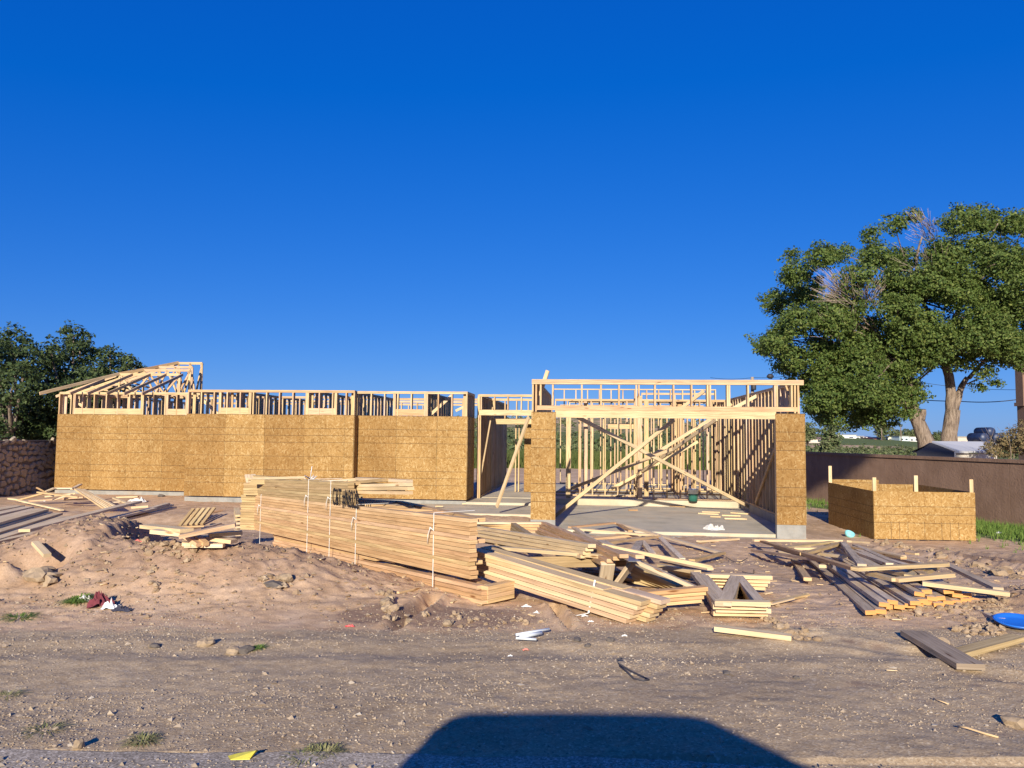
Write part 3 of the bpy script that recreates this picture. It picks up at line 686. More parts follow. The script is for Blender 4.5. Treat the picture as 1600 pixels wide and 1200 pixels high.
# strand board bin
bz = float(Hm(np.array([9.1]), np.array([19.3]))[0])
nc = PT(1365, 780, 19.35); bu = Vector((math.cos(R(-4)), math.sin(R(-4)), 0)); bv = Vector((.085, .996, 0)).normalized()
nc.z = 0
binn = thing('plywood_bin', 'open topped bin of strand board with pale corner posts near the brown wall', 'bin', (nc.x, nc.y, bz))
def bpanel(p, ang_, w_, z0, z1, mat):
    v_, f_ = boxm(0, w_, -.007, .007, 0, z1-z0); o = meshobj('strand_board_sheet', v_, f_, mat, binn); o.location = p+Vector((0, 0, z0-bz))-Vector((nc.x, nc.y, 0)); o.rotation_euler = (0, 0, ang_); return o
a1 = math.atan2(bu.y, bu.x); a2 = math.atan2(bv.y, bv.x); bz0 = -.90; bz1 = bz0+1.20
bpanel(nc, a1, 2.44, bz0+.02, bz1, M_osbx); bpanel(nc+bv*3.5, a1, 1.45, bz0, bz1+.10, M_osbx); bpanel(nc+bv*3.5+bu*1.46, a1, .98, bz0, bz1-.02, M_osbx)
bpanel(nc+bv*.01, a2, 2.43, bz0, bz1, M_osbx2); bpanel(nc+bv*2.45, a2, 1.04, bz0, bz1+.01, M_osbx2); bpanel(nc+bu*2.43+bv*.01, a2, 2.44, bz0, bz1, M_osbx2); bpanel(nc+bu*2.43+bv*2.46, a2, 1.02, bz0, bz1, M_osbx2)
for px, py, base in ((1300, 728, nc+bv*3.43+bu*.04), (1365.5, 746, nc+bv*.05+bu*.04), (1430, 743, nc+bu*1.05+bv*.05), (1512, 749, nc+bu*2.38+bv*.05)):
    tp = PT(px, py, base.y); o = Beams().add((0, 0, 0), (0, 0, tp.z-bz0), .089, .038, bu).build('corner_post', M_pale, binn); o.location = base+Vector((0, 0, bz0-bz))-Vector((nc.x, nc.y, 0))

# ------------------------------------------------------------------ vegetation
M_leafT = island('tree_leaves', [(.055, .10, .02), (.095, .145, .03), (.15, .195, .042), (.07, .12, .025), (.20, .225, .055)], .65, .25, .3)
M_leafL = island('dark_tree_leaves', [(.035, .065, .02), (.06, .095, .03), (.085, .115, .035), (.05, .07, .025)], .65, .2, .3)
M_leafB = island('brown_bush_leaves', [(.22, .15, .07), (.30, .22, .11), (.16, .13, .06), (.20, .17, .08)], .8, .15)
M_leafF = island('far_leaves', [(.06, .095, .035), (.10, .13, .05), (.15, .16, .075), (.09, .10, .05)], .9)
M_twig = plain('dead_twigs', (.40, .31, .24), .9)
def bark():
    m, t, b = NM('bark'); n = N(t); tc = n('TexCoord'); mp = n('Mapping', i_Vector=tc.outputs['Object'], i_Scale=(3, 3, .7))
    a = n('TexNoise', i_Vector=mp.outputs[0], i_Scale=3.0, i_Detail=9.0, i_Roughness=.7)
    t.links.new(n.ramp(a.outputs[0], [(.35, (.085, .06, .045)), (.5, (.22, .165, .12)), (.7, (.34, .27, .21))]), b.inputs['Base Color']); b.inputs['Roughness'].default_value = .9
    bp = n('Bump', i_Strength=.9, i_Distance=.08, i_Height=a.outputs[0]); t.links.new(bp.outputs[0], b.inputs['Normal']); return m
M_bark = bark()
def leafmass(name, puffs, mat, parent, per, leaf, sub=.25, lpc=22, squash=.85, droop=.1):
    """puffs: (x,y,z,r); leaf clumps on an uneven shell"""
    C_ = []
    for (x, y, z, r) in puffs:
        k = max(6, int(per*r*r)); d = rng.normal(size=(k, 3)); d /= np.linalg.norm(d, axis=1)[:, None]
        rr = r*rng.uniform(.5, 1.08, k)**.6*(1+.25*np.sin(d[:, 0]*5+x)*np.cos(d[:, 2]*4+z))
        c_ = d*rr[:, None]*np.array([1, 1, squash])+np.array([x, y, z]); C_.append(np.concatenate([c_, d], 1))
    C_ = np.concatenate(C_); n_ = len(C_)*lpc
    cc = np.repeat(C_[:, :3], lpc, 0); dd = np.repeat(C_[:, 3:], lpc, 0)
    sc = sub*rng.uniform(.6, 1.5, len(C_)); sc = np.repeat(sc, lpc)
    q = rng.normal(size=(n_, 3)); q /= np.linalg.norm(q, axis=1)[:, None]; cc = cc+q*(sc*rng.uniform(.2, 1, n_)**.5)[:, None]*np.array([1, 1, .6])
    nr = dd+rng.normal(size=(n_, 3))*.75+np.array([0, 0, .5]); nr /= np.linalg.norm(nr, axis=1)[:, None]
    t1 = np.cross(nr, rng.normal(size=(n_, 3))); t1 /= np.linalg.norm(t1, axis=1)[:, None]; t2 = np.cross(nr, t1)
    s1 = leaf*rng.uniform(.6, 1.4, n_)[:, None]; s2 = s1*rng.uniform(.4, .7, n_)[:, None]
    V_ = np.stack([cc-t1*s1, cc-t2*s2, cc+t1*s1, cc+t2*s2], 1).reshape(-1, 3)
    o_ = arr(name, V_, np.arange(n_*4).reshape(-1, 4), mat, parent); return o_, C_
def limb(a, b, r0, r1, bend=.12, k=6):
    a, b = Vector(a), Vector(b); L_ = (b-a).length; off = Vector((random.uniform(-1, 1), random.uniform(-1, 1), random.uniform(0, 1)))*L_*bend
    pts = [a.lerp(b, i/k)+off*math.sin(math.pi*i/k)*.6+Vector((random.uniform(-1, 1), random.uniform(-1, 1), random.uniform(-1, 1)))*L_*.015 for i in range(k+1)]
    return pts, [r0+(r1-r0)*i/k for i in range(k+1)]
# big tree behind the boundary wall
TY = 48.0
BP = [(1205,535,26),(1235,560,28),(1215,475,26),(1250,500,30),(1245,425,22),(1283,402,22),(1262,455,28),(1313,396,20),(1300,490,32),(1290,540,34),(1275,590,28),(1300,630,30),(1340,604,34),(1350,645,22),(1380,622,30),(1330,560,34),(1350,515,32),(1395,560,38),(1368,400,24),(1362,366,17),(1395,350,19),(1425,338,13),(1410,408,28),(1405,452,34),(1440,505,36),(1430,562,30),(1455,545,30),(1428,612,22),(1418,640,18),(1450,445,32),(1476,398,28),(1500,345,26),(1530,340,24),(1570,347,26),(1605,350,28),(1520,395,34),(1570,410,36),(1620,420,36),(1500,452,36),(1550,470,38),(1600,480,40),(1500,522,34),(1545,535,34),(1590,540,34),(1500,562,20),(1537,578,15),(1578,562,18),(1603,570,16),(1532,603,9),(1556,600,7),(1645,520,36),(1645,390,34),(1225,515,22),(1193,545,12),(1256,610,16),(1238,400,12),(1303,652,18),(1332,658,16),(1276,640,16),(1386,655,16),(1360,655,16),(1320,620,22),(1410,600,24),(1245,590,18),(1222,575,12)]
puffs = []
for px, py, r in BP:
    dy = random.uniform(-2.6, 2.2); p = PT(px, py, TY+dy); rr = r*TY/F*.95; puffs.append((p.x, p.y, p.z, rr*random.uniform(.92, 1.08)))
    if r > 21:
        p = PT(px+random.uniform(-14, 14), py+random.uniform(-8, 14), TY+dy+random.choice((-2.6, 3.2))); puffs.append((p.x, p.y, p.z, rr*.8))
for _ in range(26):
    px = random.uniform(1300, 1600); py = random.uniform(430, 600) if px < 1440 else random.uniform(400, 545)
    p = PT(px, py, TY-random.uniform(2.8, 4.6)); puffs.append((p.x, p.y, p.z, random.uniform(.8, 1.35)))
for _ in range(12):
    p = PT(random.uniform(1265, 1420), random.uniform(560, 640), TY-random.uniform(1, 4)); puffs.append((p.x, p.y, p.z, random.uniform(.7, 1.1)))
tb1, tb2 = PT(1452, 700, TY-1), PT(1482, 700, TY+.5); tb1.z = tb2.z = -.95
tree = thing('mulberry_tree', 'huge spreading green tree with two pale trunks and dead grey twigs behind the brown wall', 'tree', (tb1.x, tb1.y, -.95))
off = -Vector(tree.location)
cr_, CC = leafmass('crown', puffs, M_leafT, tree, 62, .085, .40, 30); cr_.location = off
P = lambda x, y, d=0: PT(x, y, TY+d)
lst = [([tb1, P(1447, 690, -1), P(1437, 665, -1), P(1428, 645, -1), P(1424, 628, -1)], [.62, .48, .40, .36, .30]),
       ([tb2, P(1483, 680, .5), P(1487, 655, .5), P(1489, 640, .5)], [.66, .48, .45, .43]),
       limb(P(1487, 645, .5), P(1474, 560, .5), .34, .24), limb(P(1491, 642, .5), P(1512, 590, .2), .27, .14), limb(P(1424, 630, -1), P(1400, 560, -1.5), .26, .14), limb(P(1425, 640, -1), P(1340, 600, -2), .20, .08), limb(P(1474, 562, .5), P(1440, 470, 0), .22, .10), limb(P(1474, 562, .5), P(1530, 440, 1), .22, .10),
       limb(P(1440, 655, -1.2), P(1443, 640, -1.4), .2, .15), limb(P(1400, 560, -1.5), P(1330, 500, -2), .14, .06), limb(P(1440, 470, 0), P(1440, 370, -1), .12, .05), limb(P(1440, 470, 0), P(1330, 430, -2), .12, .05), limb(P(1512, 590, .2), P(1600, 520, 1), .13, .05), limb(P(1530, 440, 1), P(1560, 350, 0), .10, .04), limb(P(1400, 560, -1.5), P(1230, 530, -1), .12, .04), limb(P(1512, 600, 0), P(1560, 585, 0), .05, .02)]
for (x, y, z, r) in puffs[::2]:
    c_ = min(((P(1474, 562, .5)), P(1400, 560, -1.5), P(1440, 470, 0), P(1530, 440, 1)), key=lambda q: (q-Vector((x, y, z))).length); lst.append(limb(c_, (x, y, z), .07, .02))
tubes('trunk', lst, M_bark, tree, 8, loc=off)
tw = []
for px, py, rx, ry, k in ((1325, 447, 60, 32, 300), (1438, 350, 28, 28, 80), (1440, 400, 50, 30, 30), (1300, 500, 40, 30, 40)):
    c_ = P(px+18, py+ry*1.25, -2.2)
    for _ in range(k):
        a = random.uniform(-1, 1); b = random.uniform(-.9, 1)
        e = P(px+rx*a, py-ry*b, -4.3+random.uniform(-1.2, .9)); m_ = c_.lerp(e, random.uniform(.3, .65))+Vector((random.uniform(-.3, .3), random.uniform(-.3, 0), random.uniform(-.2, .3)))
        tw.append(([m_, m_.lerp(e, .5)+Vector((random.uniform(-.1, .1), 0, random.uniform(-.1, .1))), e], [.016, .010, .005]))
tubes('dead_twigs', tw, M_twig, tree, 3, loc=off)
# trees behind the stone wall
def small_tree(label, base, pf, mat, Yc, trunk_r, spread=1.6, per=105, leaf=.07):
    pp = []
    for px, py, r in pf:
        p = PT(px, py, Yc+random.uniform(-spread, spread)); pp.append((p.x, p.y, p.z, r*Yc/F*1.0))
        p = PT(px+8, py+6, Yc+spread+1.0); pp.append((p.x, p.y, p.z, r*Yc/F*1.0))
    t_ = thing('leafy_tree', label, 'tree', base); o_, _ = leafmass('crown', pp, mat, t_, per, leaf, .22, 15); o_.location = -Vector(base)
    b0 = Vector(base); ls = [([b0, b0+Vector((.1, 0, 1.2)), b0+Vector((-.05, .1, 2.4))], [trunk_r*1.3, trunk_r, trunk_r*.8])]
    for q in pp[::2]: ls.append(limb(b0+Vector((-.05, .1, 2.2)), q[:3], trunk_r*.5, .03))
    tubes('trunk', ls, M_bark, t_, 7, loc=-Vector(base)); return t_
bA = PT(15, 700, 31); bA.z = -.9; bB = PT(105, 700, 33); bB.z = -.9; bC = PT(185, 700, 35); bC.z = -.9
small_tree('dark green tree at the left edge above the stone wall', bA, [(15,532,26),(-10,560,34),(38,562,30),(20,600,38),(10,650,40),(50,640,34),(-40,600,40),(-40,550,30),(-20,690,40),(40,690,34)], M_leafL, 31, .2)
small_tree('tallest dark green tree behind the left corner of the house', bB, [(82,548,22),(115,524,22),(126,548,22),(100,575,32),(68,590,28),(75,630,36),(115,620,36),(90,670,36),(125,665,30),(137,590,22),(60,665,30)], M_leafL, 33, .22)
small_tree('low dark tree behind the roof trusses', bC, [(150,578,20),(172,556,18),(200,566,15),(165,592,24),(190,588,18),(212,572,9),(150,615,28),(185,612,22),(160,650,30)], M_leafL, 35, .18)
# brown bush, far trees
bb = PT(1580, 700, 24.6); bb.z = -.9; bush = thing('dry_bush', 'dry brown leafed bush behind the wall at the right edge', 'bush', bb)
pp = []
for px, py, r in ((1590,690,24),(1565,700,18),(1548,703,12),(1610,680,30),(1575,685,14),(1556,697,9),(1630,690,34),(1545,695,5)):
    p = PT(px, py, 24.6+random.uniform(-.5, .5)); pp.append((p.x, p.y, p.z, r*24.6/F))
o_, _ = leafmass('foliage', pp, M_leafB, bush, 420, .035, .09, 14); o_.location = -bb
ls = [limb(bb, q[:3], .03, .008) for q in pp]
for _ in range(30):
    q = random.choice(pp); a = Vector(q[:3]); ls.append(limb(a, a+Vector((random.uniform(-.5, .3), random.uniform(-.2, .2), random.uniform(.2, .75))), .008, .003))
tubes('stem', ls, M_bark, bush, 5, loc=-bb)
def far_tree(name, label, px, py0, py1, wpx, Yc, palm=False, mat=None, grp=None):
    b0 = PT(px, py1, Yc); gz = float(Hm(np.array([b0.x]), np.array([Yc]))[0]); b0.z = gz; top = PT(px, py0, Yc).z; r = wpx/2*Yc/F
    t_ = thing(name, label, 'palm' if palm else 'tree', b0, grp)
    if palm:
        pf = [(b0.x, b0.y, top-r*.5, r*.75)]; tr_ = .22
    else:
        pf = [(b0.x+random.uniform(-.6, .6)*r, b0.y+random.uniform(-.5, .5)*r, gz+(top-gz)*f_, r*random.uniform(.5, .75)) for f_ in (.35, .45, .55, .6, .75, .85)]; tr_ = r*.09
    o_, _ = leafmass('crown', pf, mat or M_leafF, t_, 80/(r*r)*1.6, r*.11, r*.22, 8); o_.location = -b0
    tubes('trunk', [([b0, b0.lerp(Vector((b0.x, b0.y, top-r*.5)), 1)], [tr_, tr_*.7])], M_bark, t_, 6, loc=-b0); return t_
far_tree('leafy_tree', 'small round green tree just right of the garage corner on the horizon', 1262, 664, 686, 34, 170)
far_tree('leafy_tree', 'dark bushy tree on the horizon under the big tree', 1297, 662, 690, 38, 120)
far_tree('leafy_tree', 'green tree on the horizon left of the big trunk', 1381, 664, 690, 24, 260)
far_tree('leafy_tree', 'hazy low tree on the horizon between palms', 1402, 674, 690, 16, 280)
far_tree('leafy_tree', 'low tree hidden partly by the leaning trunk', 1421, 672, 690, 20, 270)
far_tree('palm_tree', 'thin palm on the horizon above the green tree', 1378, 664, 690, 8, 250, True)
far_tree('palm_tree', 'tallest thin palm on the horizon near the big tree', 1408, 663, 690, 7, 250, True)
far_tree('palm_tree', 'thin palm on the horizon left of the trailers', 1371, 662, 690, 5, 300, True)
far_tree('leafy_tree', 'shrubby tree between the two pale trunks', 1470, 676, 692, 22, 180)

# far buildings on the right
def fbuild(label, px0, px1, py0, py1, Yc, col, roofc=None, dpt=8, group=None, name='far_building', win=2, cat='building'):
    a, b = PT(px0, py1, Yc), PT(px1, py1, Yc); zt = PT((px0+px1)/2, py0, Yc).z; cx = (a.x+b.x)/2
    z0 = float(Hm(np.array([cx]), np.array([Yc]))[0])-.3
    t_ = thing(name, label, cat, (cx, Yc, z0), group); w_ = b.x-a.x; h = zt-z0; rh_ = h*.28 if roofc else 0
    box('wall', (-w_/2, 0, 0), (w_/2, dpt, h-rh_), plain(name+'_wall', col, .8, var=.05), t_)
    if roofc:
        v_ = [(-w_/2-.3, -.4, h-rh_), (w_/2+.3, -.4, h-rh_), (w_/2+.3, dpt+.4, h-rh_), (-w_/2-.3, dpt+.4, h-rh_), (-w_/2-.3, dpt/2, h), (w_/2+.3, dpt/2, h)]
        meshobj('roof', v_, [(0, 1, 5, 4), (2, 3, 4, 5), (0, 4, 3), (1, 2, 5), (0, 3, 2, 1)], plain(name+'_roof', roofc, .8, var=.05), t_)
    else: box('roof', (-w_/2-.2, -.2, h+.01), (w_/2+.2, dpt+.2, h+.22), M_stem, t_)
    for k in range(win):
        x = -w_/2+w_*(k+.5)/win; s_ = min(.7, w_/win*.25); box('window', (x-s_, -.03, h*.3), (x+s_, .001, h*.3+min(1.1, h*.3)), M_glassd, t_)
    return t_
M_glassd = plain('dark_window', (.05, .06, .08), .2)
wh = (.72, .71, .68)
for a in [('low cream house right of the garage on the horizon', 1252, 1292, 683, 690, 200, (.62, .52, .44), (.34, .22, .16)),
          ('long white shed left of the trailers', 1307, 1338, 680, 690, 260, wh, None),
          ('white trailer home with a dark door left of the pair', 1338, 1349, 682, 689, 270, (.6, .6, .6), None),
          ('white trailer home with a gable, brightest in the row', 1349, 1360, 681, 690, 268, wh, (.6, .6, .6)),
          ('dark red shed beside the white trailer', 1361, 1375, 684, 690, 262, (.22, .08, .07), (.25, .1, .09)),
          ('blue grey trailer in the middle of the row', 1376, 1388, 684, 690, 266, (.30, .36, .42), None),
          ('cream box shaped building next to the blue trailer', 1388, 1400, 683, 690, 272, (.66, .63, .52), None),
          ('white and teal trailer left of the leaning trunk', 1406, 1420, 682, 690, 266, (.6, .7, .68), None),
          ('white trailer seen against the leaning trunk', 1421, 1436, 683, 690, 266, wh, None),
          ('tan building between the two trunks and the shed', 1484, 1512, 683, 691, 200, (.55, .45, .36), None)]:
    fbuild(a[0], *a[1:6], a[6], a[7])
# neighbour's shed, drums, chimney
M_shroof = plain('shed_roof_metal', (.50, .50, .50), .6, var=.06); M_shgab = plain('dark_gable_siding', (.06, .06, .07), .7); M_shwall = plain('cream_siding', (.60, .55, .46), .8)
sb = PT(1462, 705, 27.5); sb.z = -.9
shed = thing('garden_shed', 'neighbour shed with a light grey roof and dark gable behind the brown wall', 'shed', sb)
def sp(px, py, Y): return PT(px, py, Y)-sb
g0, g1, gp = sp(1432, 706, 26.5), sp(1491, 706, 25.2), sp(1456, 692, 26.0); r1, e1 = sp(1556, 692.5, 28.6), sp(1556, 707, 27.0)
bk = Vector((.1, .35, 0))
meshobj('gable_wall', [g0, g1, gp, g0+bk, g1+bk, gp+bk], [(0, 1, 2), (3, 5, 4), (0, 3, 4, 1), (1, 4, 5, 2), (2, 5, 3, 0)], M_shgab, shed)
rl = Vector((0, 0, .06))
meshobj('roof', [gp+rl, g1+rl+Vector((.1, -.1, -.03)), e1+rl, r1+rl, gp, g1+Vector((.1, -.1, -.03)), e1, r1, r1+Vector((-1.5, 1.6, -.55)), g0+Vector((-.1, .2, 0))], [(0, 1, 2, 3), (4, 7, 6, 5), (0, 4, 5, 1), (1, 5, 6, 2), (2, 6, 7, 3), (4, 7, 8, 9)], M_shroof, shed)
e0 = g1+Vector((.0, .1, -.04)); meshobj('side_wall', [e0+Vector((.1, 0, 0)), e1+Vector((0, .1, -.04)), e1+Vector((0, .1, -2)), e0+Vector((.1, 0, -2))], [(0, 1, 2, 3)], M_shwall, shed)
meshobj('front_wall', [g0, g1, g1+Vector((0, 0, -1.5)), g0+Vector((0, 0, -1.5))], [(0, 1, 2, 3)], M_shgab, shed)
M_drum = plain('navy_plastic', (.025, .04, .09), .45)
for k, (px, py, r, lab) in enumerate(((1517, 684, 7.5, 'dark blue drum at the lower left of three stacked drums'), (1537, 684, 7.5, 'dark blue drum at the lower right of three stacked drums'), (1527, 674.5, 6.5, 'dark blue drum on top of two others beyond the shed roof'))):
    c_ = PT(px, py, 33); rr = r*33/F; z_ = -.9
    o = lathe('plastic_drum', [(rr*.9, 0), (rr, .04), (rr, .3), (rr*1.03, .34), (rr, .38), (rr, .62), (rr*1.03, .66), (rr, .7), (rr, .95), (rr*.9, 1.0)], M_drum, None, c_, 20); o.rotation_euler = (math.pi/2, 0, 0); tag(o, lab, 'drum', 'three dark blue drums beyond the shed')
rk = thing('drum_rack', 'platform of pale blocks that carries the three dark drums', 'rack', PT(1527, 694, 33)); c0 = Vector(rk.location); 
box('deck', (-.75, -.3, -.08), (.75, 1.0, .0), M_shwall, rk); box('leg', (-.7, -.2, -2.4), (-.5, .8, -.08), M_shwall, rk); box('leg', (.5, -.2, -2.4), (.7, .8, -.08), M_shwall, rk)
cb = PT(1588, 640, 60.9); cw = 2.6
ch = thing('chimney_tower', 'tall brown stucco tower with a ledge at the right edge behind the big tree', 'tower', (cb.x+cw/2, 60, -.95)); zl = PT(1590, 634, 60).z+.95; zt = PT(1590, 548, 60).z+.95
box('shaft', (-cw/2+.06, 0, 0), (cw/2, .9, zl), M_stuc, ch); box('ledge', (-cw/2-.1, -.12, zl+.002), (cw/2+.15, 1.0, zl+.28), M_stuc, ch); box('upper_shaft', (-cw/2, .02, zl+.283), (cw/2, .92, zt), M_stuc, ch); box('cap', (-cw/2-.1, -.1, zt+.002), (cw/2+.1, 1.0, zt+.2), M_stuc, ch)

# power poles and lines
M_pole = plain('pole_wood', (.34, .27, .20), .9); M_wire = plain('wire_black', (.03, .03, .035), .6)
pb_ = PT(1176, 640, 75); pb_.z = -.9; pt = PT(1176, 589, 75).z
pole = thing('utility_pole', 'slim wooden utility pole seen above the garage between frame and tree', 'pole', pb_)
tubes('pole_shaft', [([Vector((0, 0, 0)), Vector((0, 0, pt+.9))], [.2, .15])], M_pole, pole, 10); box('crossarm', (-.8, -.06, pt+.5), (.8, .06, pt+.62), M_pole, pole)
lathe('transformer', [(.22, 0), (.24, .1), (.24, .6), (.15, .7)], M_wire, pole, (.0, -.4, pt-.4), 12)
def wire(label, pts, sag, r=.018):
    out = []
    for i in range(len(pts)-1):
        a, b = Vector(pts[i]), Vector(pts[i+1])
        for k in range(17): q = k/16; out.append(a.lerp(b, q)-Vector((0, 0, sag*4*q*(1-q))))
    o = tubes('power_line', [(out, [r]*len(out))], M_wire, None, 4); tag(o, label, 'power line'); return o
wire('thin wire running from the pole top to the big tree', [PT(1110, 590, 80), PT(1176, 590, 75), PT(1260, 583, 70)], .15, .02)
sp_ = tubes('splice_case', [([PT(1198, 588.3, 72), PT(1201, 588, 72), PT(1206, 588, 72), PT(1209, 588.2, 72)], [.05, .24, .26, .05])], M_wire, None, 8); tag(sp_, 'dark lumpy splice case hanging on the wire above the garage corner', 'splice case')
wire('upper thin wire behind the trunks of the big tree', [PT(1400, 590, 70), PT(1590, 609, 66), PT(1760, 600, 62)], .3, .02)
wire('lower thick wire from the trunks to the brown tower', [PT(1380, 618, 64), PT(1500, 627, 60), PT(1588, 624.5, 58)], .12, .035)

# ------------------------------------------------------------------ land behind the house: reeds, shrubs, houses on the rise
def tufts(name, xy, h, w, mat, zoff=0, blades=5, parent=None):
    n_ = len(xy)*blades; base = np.repeat(xy, blades, 0)+rng.normal(size=(n_, 2))*np.repeat(w, blades)[:, None]*.6; z = Hm(base[:, 0], base[:, 1])+zoff
    hh = np.repeat(h, blades)*rng.uniform(.5, 1.2, n_); an = rng.uniform(0, 6.28, n_); ww = np.repeat(w, blades)*rng.uniform(.12, .3, n_)
    dx, dy = np.cos(an)*ww, np.sin(an)*ww; lx, ly = rng.normal(size=n_)*hh*.25, rng.normal(size=n_)*hh*.25
    V_ = np.stack([np.stack([base[:, 0]-dx, base[:, 1]-dy, z], 1), np.stack([base[:, 0]+dx, base[:, 1]+dy, z], 1), np.stack([base[:, 0]+lx, base[:, 1]+ly, z+hh], 1)], 1).reshape(-1, 3)
    return arr(name, V_, np.arange(n_*3).reshape(-1, 3), mat, parent)
M_reed = island('field_plants', [(.055, .085, .022), (.09, .12, .03), (.13, .15, .045), (.08, .10, .03)], .8, .2)
xy = np.stack([rng.uniform(-18, 30, 26000), 59+rng.uniform(0, 1, 26000)**1.5*26], 1); xy[:, 1] += 1.2*np.sin(xy[:, 0]*.6)
tag(tufts('green_field', xy, rng.uniform(.5, 1.1, len(xy)), np.full(len(xy), .28), M_reed), kind='stuff')
pp = []
for _ in range(420):
    y = 105*math.exp(random.uniform(0, 1.55)); x = random.uniform(-.10, .33)*y
    if x > 40+y*.22: continue
    r = random.uniform(.5, 1.5)*(1+y/500); pp.append((x, y, float(Hm(np.array([x]), np.array([y]))[0])+r*.35, r))
o_, _ = leafmass('hillside_shrubs', pp, M_leafF, None, 6, .35, .5, 5, .7); tag(o_, kind='stuff')
pp = []
for _ in range(700):
    y = 110*math.exp(random.uniform(0, 1.0)); x = random.uniform(.36, .68)*y; r = random.uniform(.4, .9)*(1+y/300)
    pp.append((x, y, -.85+r*.2, r))
o_, _ = leafmass('plain_scrub', pp, M_leafF, None, 14, .22, .35, 5, .5); tag(o_, kind='stuff')
for k, (lab, px, py, w_, Yc, col, rc) in enumerate([
    ('small white house on the far slope seen through the entry', 797, 674, 16, 330, wh, (.6, .6, .6)), ('tiny white house lowest in the entry opening', 768, 702, 10, 190, wh, (.5, .45, .42)),
    ('pale house high on the slope in the entry opening', 775, 668, 8, 380, (.6, .5, .4), (.4, .3, .25)), ('pink stucco house behind the garage studs', 906, 690, 14, 240, (.62, .42, .33), (.5, .35, .3)),
    ('long white flat house high behind the garage studs', 935, 676, 26, 320, wh, (.55, .5, .48)), ('tan house on the slope in the middle of the garage frame', 966, 688, 18, 260, (.52, .40, .30), (.4, .28, .2)),
    ('small white house right of the tan one', 985, 674, 12, 330, wh, None), ('white trailer low behind the garage studs', 945, 698, 9, 200, wh, None), ('pale house behind the crossing braces', 1062, 680, 24, 330, (.6, .55, .48), (.4, .3, .25)),
    ('cream house half hidden by the garage right wall', 1120, 684, 18, 330, (.6, .55, .45), None), ('reddish roofed house beyond the garage middle', 1016, 682, 14, 300, (.5, .4, .33), (.35, .15, .1))]):
    fbuild(lab, px-w_/2, px+w_/2, py-6, py, Yc, col, rc, 7, name='far_house', win=2, cat='house')

# ================================================================== lumber and building material
def flatside(a): return Vector((0, 0, 1)).cross(a)
def ends(e0, e1, h0, h1, z=None):
    if z is None: return GR(e0[0], e0[1], h0), GR(e1[0], e1[1], h1)
    return PZ(e0[0], e0[1], z+h0), PZ(e1[0], e1[1], z+h1)
def lb(e0, e1, h, label, mat=M_pale, w=.089, t=.038, group=None, edge=False, z=None, name='timber_board', cat='board', cap=None):
    """one loose board between two places on the ground; h = height of its middle above the ground"""
    h0, h1 = h if isinstance(h, tuple) else (h, h)
    p0, p1 = ends(e0, e1, h0, h1, z)
    o = beam(name, p0, p1, w, t, mat, None, side=(Vector((0, 0, 1)) if edge else None), cap=cap)
    return tag(o, label, cat, group)
def assembly(name, label, cat, parts, group=None, z=None):
    """parts: (name, e0, e1, h, w, t, mat, edge)"""
    ps = []
    for (nm, e0, e1, h, w, t, mat, edge) in parts:
        h0, h1 = h if isinstance(h, tuple) else (h, h); a, b = ends(e0, e1, h0, h1, z); ps.append((nm, a, b, w, t, mat, edge))
    org = sum((p[1] for p in ps), Vector())/len(ps); org.z = min(min(p[1].z, p[2].z) for p in ps)-.03
    th = thing(name, label, cat, org, group)
    for nm, a, b, w, t, mat, edge in ps:
        o = Beams().add(a-org, b-org, w, t, Vector((0, 0, 1)) if edge else None).build(nm, mat, th)
    return th

# ---- the big strapped bundle of roof trusses
A0 = PT(430, 864, 12.55); B0 = GR(757, 945, 0)
ba = PT(401, 828, 13.0); bb_ = PT(739, 905, 7.52); ba.z = max(ba.z, -.06)
fx = (bb_-ba); fx.z = 0; fx.normalize(); bk_ = Vector((-fx.y, fx.x, 0))      # bk_ points away from the road
if bk_.y < 0: bk_ = -bk_
UPV = Vector((0, 0, 1))
bun = thing('truss_bundle', 'tall strapped stack of roof trusses lying flat with black marking on its front edge', 'truss bundle', (A0+B0)/2)
borg = Vector(bun.location)
def truss_layer(A, B, k, end_left=True, mat=M_tan, jx=.0, full=True, cut=False, pitch=.24, endmat=None):
    A = Vector(A); B = Vector(B); d = (B-A); Ln = d.length; d.normalize(); q = bk_
    b = Beams(); n0 = d.cross(q)
    b.add(A, B, .089, .038, side=q)
    inn = q*.0
    if full:
        P_k = A.lerp(B, .5)+q*(Ln*.5*pitch+.1)
        s0 = A+q*.12+d*.05; s1 = B+q*.10-d*.03
        b.add(s0, P_k, .089, .037, side=q); b.add(P_k+d*.02, s1, .089, .037, side=q)
        for f_ in (.18, .36, .5, .64, .82):
            top = A.lerp(B, f_)+q*(Ln*pitch*(min(f_, 1-f_))+.1); b.add(A.lerp(B, f_)+q*.05, top-q*.04, .089, .036, side=d)
            b.add(A.lerp(B, f_)+q*.05, A.lerp(B, min(f_+.15, .9))+q*(Ln*pitch*min(f_+.15, 1-f_-.15 if f_+.15 > .5 else f_+.15)*1+.03), .07, .035, side=d)
    o = b.build('truss', mat, bun); o.location = -borg
    if end_left:
        b = Beams().add(A-d*.01+Vector((0, 0, 0)), A+Vector((-.27+random.uniform(-.012, .012), .05, 0)), .089, .038, side=q)
        o2 = b.build('end_block', endmat or M_olive, bun); o2.location = -borg
# base set
for k in range(4):
    j = random.uniform(-.02, .02); a = A0+UPV*(.04+.041*k); b = B0+UPV*(.03+.041*k)
    truss_layer(a+fx*j, b+fx*(j-.05*(k == 3)), k, end_left=False, full=(k == 3))
    o = Beams().add(b+Vector((0, .02, 0)), b+Vector((.25, .30, 0)), .089, .038, side=bk_).build('end_block', M_tan, bun); o.location = -borg
